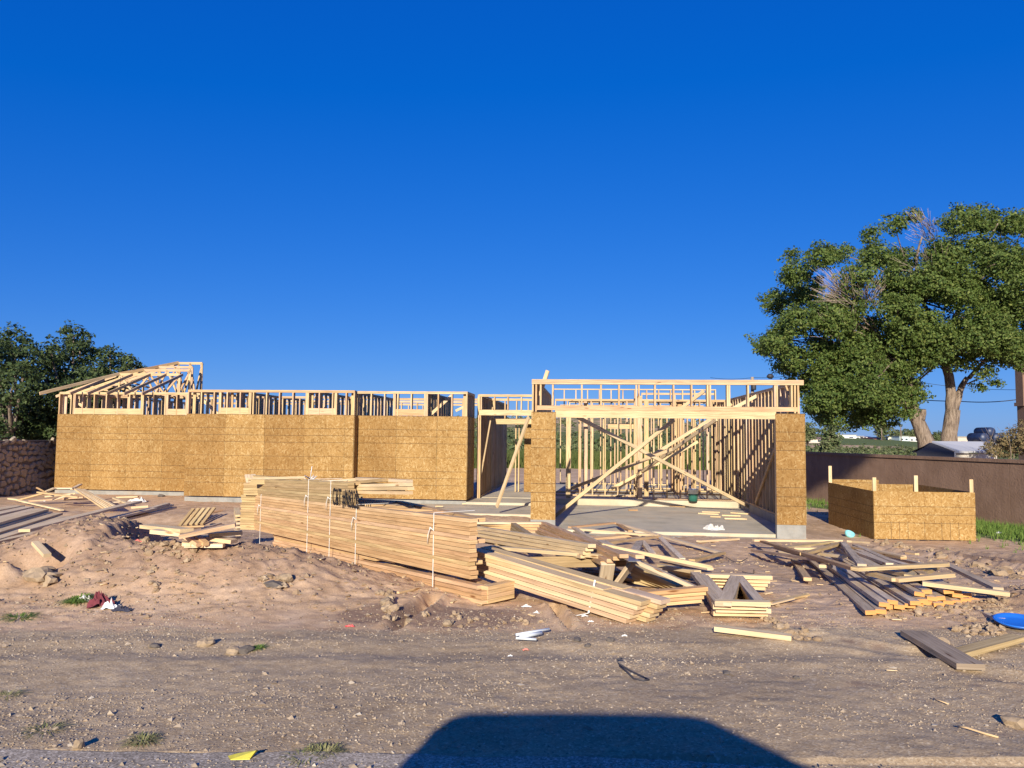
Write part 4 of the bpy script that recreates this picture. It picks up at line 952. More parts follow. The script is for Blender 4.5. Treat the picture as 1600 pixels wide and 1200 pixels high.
# wedge set between base and main
for k in range(5):
    f1 = (.55, .62, .70, .76, .74)[k]; a = A0+UPV*(.04+.164+.041*k); e = A0.lerp(B0, f1)+UPV*(.04+.164+.010*k+.012*k)
    truss_layer(a+fx*random.uniform(-.03, .03)+bk_*.01, e+bk_*.01, k, end_left=False, full=False)
NL = 14
lz = lambda k: .022+.0415*k
for k in range(NL):
    j = random.uniform(-.012, .012); off_ = (0, .05, 0, -.02)[k % 4]*random.random()
    truss_layer(ba+UPV*lz(k)+bk_*j, bb_+UPV*lz(k)+bk_*j+fx*off_, k, full=(k in (3, 8, NL-1)), mat=M_tan)
f2 = .46; ta, tb = ba+UPV*(lz(NL)), ba.lerp(bb_, .585)+UPV*(lz(NL))
for k in range(7):
    j = random.uniform(-.008, .008)
    truss_layer(ta+UPV*.0405*k+bk_*j+fx*(.12+.35*(k > 4)), tb+UPV*.0405*k+bk_*j+fx*(random.uniform(-.03, .03)-.02*k), k, full=(k in (2, 6)), mat=M_olive)
# straps with loose tails
M_strap = plain('white_strapping', (.80, .77, .70), .5, var=.05)
def strap_at(px, ztop_k, tail):
    # point on the front line under image column px
    lo, hi = 0.0, 1.0
    for _ in range(30):
        m_ = (lo+hi)/2
        if proj(ba.lerp(bb_, m_)+UPV*.3)[0] < px: lo = m_
        else: hi = m_
    fr = -bk_*.052; q = ba.lerp(bb_, lo); z1 = q.z+lz(NL)+(.0405*7 if lo < .58 and ztop_k else 0)
    zb = GR(px, 800, 0).z if False else None
    base = A0.lerp(B0, lo); z0 = min(base.z+.01, q.z)
    t_ = thing  # noqa
    p0 = Vector((q.x, q.y, z0))+fr; p1 = Vector((q.x, q.y, z1))+fr
    b = Beams().add(p0, p1, .011, .004, side=fx).add(p1-fr*.1, p1+bk_*.5, .011, .004, side=fx)
    o = b.build('strap', M_strap, bun); o.location = -borg
    if tail:
        tz = p0.lerp(p1, .78); pts = [tz+fr*.1, tz+fr*.5-fx*.02+UPV*.03, tz+fr*.6-fx*.06-UPV*.05, tz+fr*.4-fx*.09-UPV*.15]
        tubes('strap_tail', [(pts, [.006, .009, .006, .003])], M_strap, bun, 5, loc=-borg)
for px, tk, tl in ((412, 0, 1), (486, 1, 1), (521, 1, 1), (562, 1, 1), (684, 0, 1)): strap_at(px, tk, tl)
# black hand lettering on the olive set
cu = bpy.data.curves.new('lettering', 'FONT'); cu.body = 'C&T #N802B.'; cu.size = .30; cu.extrude = .001; cu.offset = .0015; cu.space_character = 1.0
tmp = bpy.data.objects.new('tmp', cu); COL.objects.link(tmp); bpy.context.view_layer.update()
me = bpy.data.meshes.new_from_object(tmp.evaluated_get(bpy.context.evaluated_depsgraph_get())); bpy.data.objects.remove(tmp)
M_ink = plain('black_marker', (.015, .012, .01), .7); me.materials.clear(); me.materials.append(M_ink)
lt = bpy.data.objects.new('lettering', me); COL.objects.link(lt); lt.parent = bun
lo, hi = 0.0, 1.0
for _ in range(30):
    m_ = (lo+hi)/2
    if proj(ba.lerp(bb_, m_)+UPV*.7)[0] < 526: lo = m_
    else: hi = m_
slp = (bb_-ba).normalized(); q = ba.lerp(bb_, lo)+UPV*(lz(NL)-.03)-bk_*.0575
mm_ = Matrix((slp, UPV, slp.cross(UPV))).transposed().to_4x4()
wtxt = max(v.co.x for v in me.vertices)
mm_ = mm_ @ Matrix.Diagonal((.88/wtxt, 1.05, 1, 1)); mm_.translation = q-borg; lt.matrix_local = mm_

# ---- thin trusses and offcuts on top of the bundle
def onb(px, py, dz=0.0):
    lo, hi = -.3, 1.2
    for _ in range(30):
        m_ = (lo+hi)/2
        if proj(ba.lerp(bb_, m_)+UPV*.6)[0] < px: lo = m_
        else: hi = m_
    return PT(px, py, ba.lerp(bb_, lo).y+.30+dz*3)
def topb(label, e0, e1, dz, mat=M_grey, w=.089, parts=None):
    p0, p1 = onb(*e0, dz), onb(*e1, dz); return tag(beam('timber_board', p0, p1, w, .038, mat), label, 'board')
ORDT = ('pale level board at the upper left', 'grey board crossing low from the left', 'olive board slanting across the middle', 'tan board at the lower right', 'short pale steep board at the left', 'short tan board at the lower left', 'grey board at the upper right')
tt = []
for k, (e0, e1, dz) in enumerate((((392, 768), (386, 742), .02), ((404, 765), (395, 742), .03), ((396, 744), (470, 750), .06), ((470, 750), (640, 760), .07), ((398, 752), (455, 757), .04), ((455, 757), (560, 755), .05), ((420, 766), (500, 754), .03), ((500, 754), (600, 768), .04))):
    tt.append(('chord' if k > 1 else 'end_board', onb(*e0, dz), onb(*e1, dz)))
org = Vector(tt[2][1]); th = thing('roof_truss', 'slim grey truss lying on top of the strapped truss stack', 'truss', org)
for nm, a, b in tt: Beams().add(a-org, b-org, .085, .036).build(nm, M_grey if nm == 'end_board' else M_olive, th)
for k, (e0, e1, dz) in enumerate((((500, 760), (640, 757), .03), ((520, 764), (642, 763), .02), ((560, 769), (640, 770), .01), ((470, 757), (560, 749), .10), ((415, 758), (500, 762), .11))):
    topb(('pale board highest of the loose ones at the right end of the truss stack', 'pale board second from the top at the right end of the truss stack', 'short pale board lowest of the loose ones at the right end of the truss stack', 'thin board crossing the top of the truss stack near its middle', 'short board on top of the left end of the truss stack')[k], e0, e1, dz, M_pale)
for k, (e0, e1, dz, m_) in enumerate((((388, 748), (472, 746), .05, M_pale), ((408, 760), (522, 752), .05, M_grey), ((448, 763), (602, 750), .04, M_olive), ((535, 757), (628, 765), .05, M_stud), ((394, 757), (442, 749), .08, M_pale), ((402, 768), (440, 763), .02, M_tan), ((560, 748), (640, 752), .10, M_grey))):
    topb(ORDT[k]+' in the heap topping the truss stack', e0, e1, dz, m_)
c_ = onb(485, 745, .16)
pts = [c_+Vector((random.uniform(-.10, .10), random.uniform(-.08, .08), random.uniform(-.08, .06))) for _ in range(16)]
tag(tubes('strap_tangle', [(pts, [.006]*16), ([c_, c_+Vector((.02, 0, .16))], [.006, .006])], plain('clear_film', (.72, .72, .72), .3), None, 4), 'tangle of clear strapping on top of the truss stack', 'strapping')

# ---- long pale bundle leaning to the right of the stack
lf0 = PT(738, 890, 8.2); rt0_ = GR(986, 969, .02); rt1_ = GR(1012, 957, .02)
pb2 = thing('board_bundle', 'strapped bundle of long pale boards slanting down to the ground in the middle', 'board bundle', rt0_)
d_ = (rt0_-lf0); d_.z = 0; d_.normalize(); bk2 = Vector((-d_.y, d_.x, 0)); bk2 = bk2 if bk2.y > 0 else -bk2
for k in range(6):
    sh = .075*k
    a = lf0+UPV*.040*k+bk2*.006*k; b = rt0_+UPV*(.040*k)+bk2*.012*k+d_*(.03*k if k < 5 else -.3)
    Beams().add(a-rt0_, b-rt0_, .14, .037, side=bk2).build('board', M_pale if k % 2 else M_stud, pb2)
    a2 = a+bk2*.15+UPV*.004; b2 = b+bk2*.15+d_*.10+UPV*.004
    Beams().add(a2-rt0_, b2-rt0_, .14, .037, side=bk2).build('board', M_stud, pb2)
q = lf0.lerp(rt0_, .80); Beams().add(q-bk2*.075-rt0_-UPV*.03, q-bk2*.075+UPV*.25-rt0_+bk2*.09, .018, .004, side=d_).build('strap', M_strap, pb2)
Beams().add(q-bk2*.076-rt0_-UPV*.03, q-bk2*.14-d_*.10-UPV*.06-rt0_, .018, .004).build('strap', M_strap, pb2)

# ---- heap of grey and pale trusses in the middle
W_, T_ = .089, .038
def ch(nm, e0, e1, h, mat=M_tan, w=W_, edge=False, t=T_): return (nm, e0, e1, h, w, t, mat, edge)
for k in range(4):
    dy = 4.6*k; hh = .50-.042*k
    assembly('roof_truss', ('topmost truss of the middle heap with a flat top and drooping right end', 'second truss from the top of the middle heap', 'third truss down in the middle heap', 'fourth truss down in the middle heap')[k], 'truss',
             [ch('chord', (727-2*k, 817+dy*.5), (850-3*k, 817+dy), hh, M_grey if k == 0 else M_tan), ch('chord', (849-3*k, 817+dy), (975-10*k, 869+dy*.8), (hh, hh*.9), M_tan), ch('chord', (742, 823+dy*1.3), (925-4*k, 853+dy*1.2), hh-.02, M_pale), ch('web', (800, 817+dy), (830, 838+dy), hh-.03, M_olive)], 'trusses heaped behind the pale bundle')
for k in range(4):
    lb((741+2*k, 831+4.5*k), (860-8*k, 848+3.5*k), .38-.035*k, ('pale fanned board uppermost beside the right end of the truss stack', 'pale fanned board second down beside the right end of the truss stack', 'pale fanned board third down beside the right end of the truss stack', 'pale fanned board lowest beside the right end of the truss stack')[k], M_pale, .12)
assembly('roof_truss', 'olive coloured truss whose long lower chord crosses the middle heap', 'truss', [ch('chord', (773, 850), (912, 850), .33, M_olive, .12), ch('chord', (766, 855), (976, 872), (.36, .38), M_pale), ch('chord', (812, 879), (980, 876), (.22, .34), M_olive, .12, True), ch('web', (850, 862), (940, 868), .25, M_olive), ch('web', (880, 853), (975, 871), .35, M_tan), ch('web', (905, 880), (960, 852), .26, M_olive)], 'trusses heaped behind the pale bundle')
assembly('roof_truss', 'large truss at the back of the middle heap with its peak toward the garage', 'truss', [ch('chord', (890, 824), (962, 817), .22, M_tan), ch('chord', (962, 817), (1130, 865), (.22, .06), M_grey), ch('chord', (906, 827), (1027, 837), .26, M_pale), ch('web', (897, 825), (935, 850), .28, M_grey), ch('web', (927, 851), (1029, 838), (.3, .24), M_tan), ch('web', (1029, 838), (1066, 874), (.22, .12), M_grey), ch('chord', (925, 842), (1000, 836), .2, M_tan), ch('web', (964, 818), (985, 830), .2, M_tan)])
assembly('roof_truss', 'dark braced truss in the middle heap with two upright webs meeting at a metal plate', 'truss', [ch('chord', (940, 846), (985, 873), (.40, .40), M_grey, .12), ch('chord', (985, 873), (1090, 920), (.40, .12), M_grey, .12), ch('web', (950, 881), (943, 926), (.34, .02), M_grey, .14), ch('web', (991, 875), (955, 925), (.38, .03), M_grey, .10), ch('web', (1000, 846), (990, 866), (.25, .36), M_grey, .11), ch('web', (1003, 846), (1020, 866), (.24, .2), M_grey, .09), ch('chord', (899, 832), (975, 873), (.34, .40), M_tan), ch('gusset_plate', (974, 868), (992, 877), .425, M_plate, .12, False, .006)])
lb((940, 851), (1111, 886), (.46, .22), 'longest pale board thrown across the top of the middle heap', M_pale)
lb((858, 838), (1000, 870), (.40, .44), 'brown board leaning along the slope of the middle heap', M_tan)
for k in range(5):
    lb((989, 884+6*k), (1062-8*k, 917-1.0*k+.8*k), (.24-.04*k, .10-.02*k if k < 4 else .02), ('yellowish board topmost of the five fanned below the metal plate', 'yellowish board second of the five fanned below the metal plate', 'yellowish board third of the five fanned below the metal plate', 'yellowish board fourth of the five fanned below the metal plate', 'yellowish board lowest of the five fanned below the metal plate')[k], M_olive)
for k in range(4):
    lb((968+9*k, 930+5*k), (1103-3*k, 919+6*k), (.16-.04*k, .20-.04*k), ('board uppermost of the four layered at the front right of the middle heap', 'board second of the four layered at the front right of the middle heap', 'board third of the four layered at the front right of the middle heap', 'board lowest of the four layered at the front right of the middle heap')[k], M_tan)
for k, (e0, e1, h) in enumerate((((1032, 884), (1090, 894), .16), ((1040, 888), (1087, 898), .11), ((1048, 893), (1084, 902), .05), ((1081, 876), (1130, 864), .10), ((1035, 874), (1110, 889), .06))):
    lb(e0, e1, h, ('short pale board topmost at the right tip of the middle heap', 'short pale board middle at the right tip of the middle heap', 'short pale board lowest at the right tip of the middle heap', 'reddish short board pointing up right from the middle heap', 'thin brown board lying under the longest pale board')[k], (M_pale, M_pale, M_stud, M_tan, M_grey)[k])
ORDN = ['first', 'second', 'third', 'fourth', 'fifth', 'sixth', 'seventh', 'last']
for k in range(8):
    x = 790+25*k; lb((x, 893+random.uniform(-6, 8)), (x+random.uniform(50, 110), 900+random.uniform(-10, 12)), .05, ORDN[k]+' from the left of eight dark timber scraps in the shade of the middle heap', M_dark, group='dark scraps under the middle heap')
# ---- small bundle of four short trusses with pale ends
for k in range(4):
    dz = .17-.042*k; y = 6.6*k
    assembly('short_truss', ('top one of the four short trusses stacked in front of the middle heap', 'second of the four short trusses stacked in front of the middle heap', 'third of the four short trusses stacked in front of the middle heap', 'bottom one of the four short trusses stacked in front of the middle heap')[k], 'truss',
             [ch('chord', (1117-(k % 2)*4, 941+5.4*k), (1203-(k % 2)*5, 943+5.2*k), dz, M_pale), ch('chord', (1102+2*k, 899+4.6*k), (1206-3*k, 902+5.6*k), dz, M_pale),
              ch('web', (1086+3*k, 896+4*k), (1126, 944+4*k), dz-.005, M_grey, .1), ch('web', (1098+3*k, 899+4*k), (1136, 943+4*k), dz-.006, M_grey), ch('web', (1150, 902+3*k), (1132, 944+4*k), dz-.004, M_grey, .12), ch('web', (1154, 902+3*k), (1190, 945+4*k), dz-.006, M_grey)], 'four short trusses in a small stack')
lb((1117, 981), (1237, 996), (.05, .03), 'single warm coloured board lying alone in front of the short trusses', M_pale)
lb((1205, 942), (1262, 929), .02, 'thin split stick right of the short trusses', M_tan, .05, .02, name='split_stick', cat='stick')
lb((1205, 944), (1240, 935), .03, 'shorter splinter beside the thin split stick', M_pale, .03, .015, name='split_stick', cat='stick')
lb((1140, 836), (1204, 833), .03, 'short pale board lying in front of the plastic film by the garage slab', M_pale) if False else lb((1091, 846), (1153, 842), .04, 'short pale board lying in front of the plastic film by the garage slab', M_pale)
# ---- long flat pile on the right, ends painted orange
Dn, Df, Dr = GR(1352, 966, 0), GR(1251, 874, 0), GR(1533, 938, 0)
ax = (Df-Dn); LD = ax.length; ax.normalize(); sd2 = Vector((ax.y, -ax.x, 0)).normalized()
sd2 = sd2 if sd2.x > 0 else -sd2
LN = 'weathered two-by-four with an orange painted end in the long flat pile on the right'
ORD = ['first', 'second', 'third', 'fourth', 'fifth', 'sixth', 'seventh', 'eighth', 'ninth', 'tenth', 'eleventh', 'twelfth', 'thirteenth', 'fourteenth', 'fifteenth', 'sixteenth', 'seventeenth', 'eighteenth']
wd = (Dr-Dn).dot(sd2); sl = (Dr-Dn).dot(ax)
nC = int(wd/.096)
q_ = np.linspace(0, 1, 24); zP0, zP1 = Dn.z, Df.z; liftm = -9.0
for c in range(0, nC, 2):
    a_ = Dn+sd2*(.096*c)+ax*(sl*c/nC); e_ = a_+ax*LD; hh_ = Hd(a_.x+(e_.x-a_.x)*q_, a_.y+(e_.y-a_.y)*q_); liftm = max(liftm, float(np.percentile(hh_-(zP0+(zP1-zP0)*q_), 80 if c < nC*.6 else 45)))
zP0 += max(liftm, 0)+.0; zP1 += max(liftm, 0)
for layer, cols in enumerate((range(nC), [c for c in range(1, nC-1) if c % 5 != 3], [5, 6, 8, 9, 12, 13])):
    for c in cols:
        if c >= nC: continue
        f_ = c/nC; st = Dn+sd2*(.05+.096*c+(.04 if layer else 0)+random.uniform(-.012, .012))+ax*(sl*f_*1.05+random.uniform(-.07, .12)+.08*layer)
        skew = ax+sd2*random.uniform(-.012, .012); gz0 = .02+.0405*layer
        en = st+skew*(LD+random.uniform(-.1, .3)); q_ = np.linspace(0, 1, 20)
        ln_ = zP0+(zP1-zP0)*q_; 
        st.z = zP0+gz0+.012*c*(c > nC*.6)*0; en.z = zP1+gz0
        o = beam('timber_board', st, en, .089, .038, M_grey, None, side=sd2+UPV*random.uniform(-.12, .12), cap=M_end); tag(o, ORD[list(cols).index(c)]+' weathered board from the left in the '+('bottom', 'middle', 'top')[layer]+' layer of the flat pile', 'board', 'weathered boards in the long flat pile')
lb((1413, 899), (1562, 969), (.06, .03), 'long grey board lying just right of the long flat pile', M_grey)
# ---- broken trusses thrown over the far end of that pile
assembly('roof_truss', 'wide truss thrown over the flat pile, its tip reaching far right', 'truss', [ch('chord', (1181, 843), (1336, 889), (.16, .24), M_tan), ch('chord', (1336, 889), (1478, 882), (.28, .26), M_stud), ch('chord', (1478, 882), (1560, 921), (.2, .10), M_grey), ch('web', (1317, 848), (1347, 884), (.27, .3), M_grey), ch('web', (1255, 866), (1317, 848), .24, M_tan), ch('web', (1420, 885), (1445, 900), .2, M_tan), ch('web', (1450, 886), (1420, 901), .2, M_olive)], 'trusses thrown over the flat pile')
assembly('roof_truss', 'pale truss lying along the back of the flat pile with a straight top edge', 'truss', [ch('chord', (1177, 844), (1315, 845), .22, M_pale), ch('chord', (1328, 855), (1412, 872), (.2, .18), M_stud), ch('web', (1213, 856), (1300, 880), .2, M_grey), ch('web', (1230, 856), (1300, 847), .2, M_olive), ch('web', (1300, 850), (1390, 882), .18, M_grey), ch('web', (1345, 862), (1420, 885), .17, M_grey)], 'trusses thrown over the flat pile')
assembly('roof_truss', 'lower pale truss on the front of the flat pile bent at its middle', 'truss', [ch('chord', (1358, 896), (1400, 906), .2, M_stud), ch('chord', (1399, 906), (1487, 898), .2, M_pale), ch('web', (1379, 891), (1425, 900), .18, M_pale), ch('web', (1430, 901), (1462, 886), .19, M_olive)], 'trusses thrown over the flat pile')
for k, (e0, e1, h, m_, lab) in enumerate((((1177, 860), (1288, 876), (.10, .22), M_stud, 'pinkish board at the left end of the thrown trusses'), ((1327, 846), (1356, 848), .15, M_pale, 'small pale board end peeking out behind the thrown trusses'),
    ((1239, 857), (1297, 857), .2, M_pale, 'short bright board upper of two between the thrown trusses'), ((1263, 863), (1320, 870), .2, M_pale, 'short bright board lower of two between the thrown trusses'),
    ((1340, 855), (1412, 870), .14, M_pale, 'slim pale board on the right half of the thrown trusses'), ((1441, 911), (1577, 928), (.20, .10), M_pale, 'brightest long board lying across the right end of the flat pile'),
    ((1281, 884), (1300, 885), .18, M_pale, 'tiny pale block on the grey planks of the flat pile'), ((1240, 874), (1262, 905), .06, M_tan, 'thin splintered stick on the dirt left of the flat pile'),
    ((1417, 864), (1433, 866), .03, M_pale, 'small pale scrap behind the thrown trusses'), ((1290, 850), (1340, 872), .12, M_grey, 'grey board tucked under the thrown trusses'), ((1380, 868), (1450, 884), .10, M_grey, 'grey board under the right part of the thrown trusses'),
    ((1215, 862), (1262, 868), .12, M_grey, 'short grey board under the left part of the thrown trusses'))):
    lb(e0, e1, h, lab, m_)
lb((1426, 989), (1517, 1042), (.04, .04), 'wide weathered dark plank lying near the road on the right', M_dark, .19, .04, name='plank', cat='plank')
lb((1490, 1023), (1590, 996), (.03, .05), 'yellowish plank lying against the dark plank on the right', M_olive, .12, .038, name='plank', cat='plank')

# ---- left side piles
def lbp(e0, Y0, e1, Y1, label, mat=M_pale, w=.089, t=.038, name='timber_board', cat='board', group=None):
    return tag(beam(name, PT(*e0, Y0), PT(*e1, Y1), w, t, mat), label, cat, group)
NP = ('nearest', 'second nearest', 'third nearest', 'third farthest', 'second farthest', 'farthest', 'topmost')
for k, (e0, e1, zz) in enumerate((((-70, 862), (103, 808), .15), ((-60, 848), (88, 803), .18), ((-60, 838), (72, 801), .20), ((-60, 826), (58, 796), .20), ((-70, 818), (44, 793), .19), ((-60, 808), (30, 791), .18), ((-90, 840), (66, 797), .245))):
    lb(e0, e1, 0, NP[k]+' of the wide brown planks running in from the left edge', M_plank, .20, .038, group='planks in the wide pile at the left edge', name='plank', cat='plank', z=zz)
for k, (e0, e1, z0_, z1_, m_, w_, lab) in enumerate((
    ((38, 829), (216, 784), .29, .27, M_plank, .14, 'longest plank with a bright cut end lying over the left pile'), ((84, 831), (240, 795), .17, .12, M_plank, .14, 'plank just below the longest one with a small pale end'),
    ((-10, 856), (84, 839), .12, .12, M_plank, .1, 'thin grey board leaving the left edge below the pile'), ((-10, 848), (110, 822), .14, .14, M_plank, .12, 'brown board low under the longest plank'),
    ((151, 819), (262, 787), .16, .05, M_plank, .1, 'plank with a bright end left of the dirt mound crest'), ((170, 812), (268, 789), .12, .0, M_plank, .1, 'plank right of the bright ended one behind the mound'),
    ((190, 813), (272, 793), .08, -.05, M_plank, .12, 'lowest plank of those behind the mound crest'))):
    a_ = PZ(*e0, z0_); b_ = PZ(*e1, z1_); tag(beam('plank', a_, b_, w_, .038, m_, cap=M_pale), lab, 'plank')
for k, (p_, r_) in enumerate((((-6.6, 13.3), .16), ((-6.0, 12.4), .14), ((-7.4, 13.8), .15))):    # cross blocks that carry the planks
    zz_ = hz(*p_); b_ = Beams().add(Vector((p_[0]-.35, p_[1]-.1, zz_+.06)), Vector((p_[0]+.35, p_[1]+.1, zz_+.06)), .14, max(.05, .12-zz_)*.6).build('cross_block', M_tan); tag(b_, ('rear', 'front', 'left')[k]+' timber block under the long planks behind the mound', 'block')
lb((55, 848), (74, 868), (.05, .05), 'short pale stub of two by four on the left side of the mound', M_pale, .07)
for k in range(5):
    lbp((118+3*k, 764+.3*k), 21.3, (163+4.5*k, 794-.5*k), 19.6, ('leftmost', 'second', 'middle', 'fourth', 'rightmost')[k]+' pale board of five fanned by the house wall', M_pale, .075)
for k, (e0, Y0, e1, Y1, m_, lab) in enumerate((((57, 762), 20.6, (76, 772), 20.8, M_tan, 'short brown board end sticking up at the far left by the stone wall'), ((58, 769), 20.2, (122, 777), 20.4, M_stud, 'pink tinged board lying level left of the fanned boards'), ((30, 782), 21.5, (97, 797), 19.6, M_pale, 'thin pale board lying on the dirt above the left pile'),
    ((14, 779), 22, (30, 781), 21.8, M_pale, 'tiny pale board end near the foot of the stone wall'), ((27, 782), 21.6, (68, 771), 21.4, M_tan, 'brown board rising toward the scrap pile by the stone wall'), ((72, 768), 21, (84, 763), 21.2, M_pale, 'small pale offcut on the scrap pile by the stone wall'),
    ((84, 763), 21.3, (114, 763), 21.3, M_grey, 'dark narrow board across the scrap pile by the house corner'), ((112, 764), 21.6, (126, 757), 22.2, M_grey, 'dark board end leaning up against the strand board'), ((45, 783), 21.5, (130, 777), 21.9, M_stud, 'long low board beneath the scraps by the stone wall'),
    ((178, 778), 22, (200, 787), 20.6, M_pale, 'short pale offcut right of the fanned boards'), ((182, 777), 22.3, (216, 776), 22.3, M_pale, 'pale offcut lying along the stem wall'), ((100, 781), 21.5, (150, 779), 21.8, M_tan, 'brown offcut in front of the scrap pile'), ((205, 793), 13.9, (232, 791), 14.0, M_pale, 'bright short board on the end of the longest plank'),
    ((167, 786), 20.8, (186, 784), 21, M_grey, 'grey offcut between the fanned boards and the stem wall'), ((70, 776), 20.9, (118, 771), 21.2, M_pale, 'bright board in the middle of the scrap pile by the stone wall'), ((84, 781), 21.2, (112, 773), 21.0, M_grey, 'grey board crossing the scrap pile low down'))):
    lbp(e0, Y0, e1, Y1, lab, m_, .085)
# slanted small rack of four boards
for k in range(5):
    p0 = GR(281+8.5*k, 821-.5*k, .03); p1 = p0+Vector((.10, .50, .34))
    o = beam('timber_board', p0, p1, .075, .038, M_olive, None, side=Vector((1, 0, 0))); tag(o, ORD[k]+' from the left of five short boards slanting up beside the truss stack', 'board', 'five short boards in a slanted row')
lb((276, 824), (318, 822), .03, 'board lying under the front of the slanted row', M_tan)
lb((300, 806), (346, 797), .05, 'flat reddish board on the dirt left of the truss stack', M_tan, .12)
for k, (e0, e1, h, m_, w_, lab) in enumerate((((228, 822), (292, 829), (.10, .22), M_pale, .14, 'pale wide board just right of the mound crest'), ((240, 830), (300, 836), .15, M_pale, .12, 'second pale board below the wide one right of the mound crest'), ((281, 838), (368, 820), (.24, .30), M_stud, .14, 'wide tan board rising to the left foot of the truss stack'),
    ((290, 852), (350, 852), .08, M_grey, .09, 'grey board with two pale cut ends in front of the scraps'), ((286, 850), (300, 851), .10, M_pale, .05, 'left pale cut end among the scraps right of the mound'), ((307, 852), (318, 852), .10, M_pale, .05, 'right pale cut end among the scraps right of the mound'),
    ((310, 838), (366, 846), .10, M_pale, .12, 'pale board pointing at the lower corner of the truss stack'), ((290, 838), (311, 851), .14, M_tan, .06, 'left one of two short slanting webs in the scraps'), ((306, 837), (322, 850), .14, M_tan, .06, 'right one of two short slanting webs in the scraps'),
    ((326, 836), (378, 832), .14, M_stud, .09, 'slim board tucked under the left end of the truss stack'), ((345, 842), (372, 838), .05, M_pale, .12, 'small pale offcut by the foot of the truss stack'), ((316, 826), (345, 818), .05, M_grey, .05, 'thin grey stick between the row and the truss stack'))):
    lb(e0, e1, h, lab, m_, w_)
# blocks and far-left truss behind the bundle end
for k in range(6):
    p0 = PT(372, 836-6*k, 13.4); tag(beam('timber_board', p0, p0+Vector((-.30, .75, .05)), .089, .038, M_grey if k < 4 else M_pale), ORD[k]+' from the ground of six board ends behind the left end of the truss stack', 'board', 'board ends behind the truss stack')
for k in range(3): 
    p0 = PT(372+2*k, 862-5*k, 13.0); tag(beam('timber_board', p0, p0+fx*.62+UPV*.0, .089, .038, M_olive), ('lowest', 'middle', 'top')[k]+' board of the short blocking under the left end of the truss stack', 'board')
lb((622, 926), (655, 919), .02, 'small stick lying in the rut below the truss stack', M_pale, .03, .02, name='split_stick', cat='stick')
# ---- on the slabs
for k, (e0, e1) in enumerate((((1091, 802), (1123, 803.5)), ((1097, 799.5), (1125, 800.5)), ((1110, 807), (1126, 807.6)), ((1128, 805), (1157, 806)), ((1132, 810), (1167, 811)), ((1142, 801), (1171, 803)), ((1047, 790.5), (1071, 792)), ((982, 797), (996, 797)))):
    lb(e0, e1, .02, ('left thin board on the garage slab near the braces', 'thin board just behind the leftmost one on the garage slab', 'shortest pale offcut on the garage slab', 'pale offcut behind the front one on the garage slab', 'front right pale board on the garage slab', 'rightmost board on the garage slab by the brace foot', 'reddish thin board far back on the garage slab', 'small reddish offcut alone on the garage slab')[k], M_pale if k < 6 else M_tan, .07, .03, z=-.53)
for k, (e0, e1) in enumerate((((727, 780), (748, 781)), ((696, 800), (708, 801)), ((680, 791), (692, 791)), ((722, 787), (728, 787)))):
    lb(e0, e1, .02, ('thin offcut at the foot of the entry post', 'tiny offcut on the front of the porch slab', 'small offcut left on the porch slab', 'chip of wood on the porch slab')[k], M_pale, .06, .03, z=-.40)

# ================================================================== small things
bk_p = PZ(1083, 783, -.34)
bucket = thing('paint_bucket', 'green and white bucket standing on the house slab behind the garage', 'bucket', bk_p)
M_bg = plain('bucket_green', (.03, .16, .12), .5); M_bw = plain('bucket_white', (.75, .75, .72), .5)
lathe('pail', [(.13, 0), (.145, .2), (.15, .22)], M_bg, bucket); lathe('pail_top', [(.151, .221), (.155, .34), (.165, .345), (.165, .37), (.14, .37), (.13, .25)], M_bw, bucket)
tubes('handle', [([Vector((.16*math.cos(a), -.03, .36-.10*math.sin(a))) for a in np.linspace(0, math.pi, 9)], [.005]*9)], M_plate, bucket, 4)
o = lathe('light_bulb_guard', [(.001, 0), (.06, .03), (.075, .08), (.05, .13), (.02, .16), (.02, .22)], M_bw, None, PZ(980, 786, -.53), 12); tag(o, 'small white bulb shaped jug standing near the garage step', 'jug'); o.name = 'white_jug'
M_blue = plain('blue_plastic', (.02, .16, .62), .35, var=.05); M_teal = plain('teal_plastic', (.25, .62, .66), .4)
g_ = GR(1326, 838, 0); o = lathe('plastic_cup', [(.085, .0), (.12, .05), (.125, .11), (.11, .112), (.07, .03)], M_teal, None, g_, 16); o.rotation_euler = (.5, .2, 0); tag(o, 'pale turquoise cup lying on the dirt near the bin', 'cup')
g_ = GR(1591, 974, .03)
lid = lathe('blue_lid', [(r_*.31, z_*.45) for r_, z_ in [(.001, .0), (.30, .02), (.50, .03), (.56, .07), (.60, .065), (.60, .05), (.57, .03), (.50, -.0), (.001, -.02)]], M_blue, None, g_, 40); lid.rotation_euler = (.10, -.04, 0); tag(lid, 'round bright blue plastic lid lying on the dirt at the right edge', 'lid')
M_pvc = plain('grey_white_pvc', (.62, .66, .68), .4, var=.05)
for k, (a, b, r) in enumerate((((806, 992), (858, 983), .012), ((812, 995), (846, 989), .016), ((806, 997), (838, 999), .010))):
    p0, p1 = GR(*a, .02+.01*k), GR(*b, .03); o = tubes('plastic_pipe', [([Vector((0, 0, 0)), p1-p0], [r, r])], M_pvc, None, 8, loc=p0); tag(o, ('thin longest white pipe of the three near the wet patch', 'thicker short pipe of the three near the wet patch', 'lowest thin pipe of the three near the wet patch')[k], 'pipe')
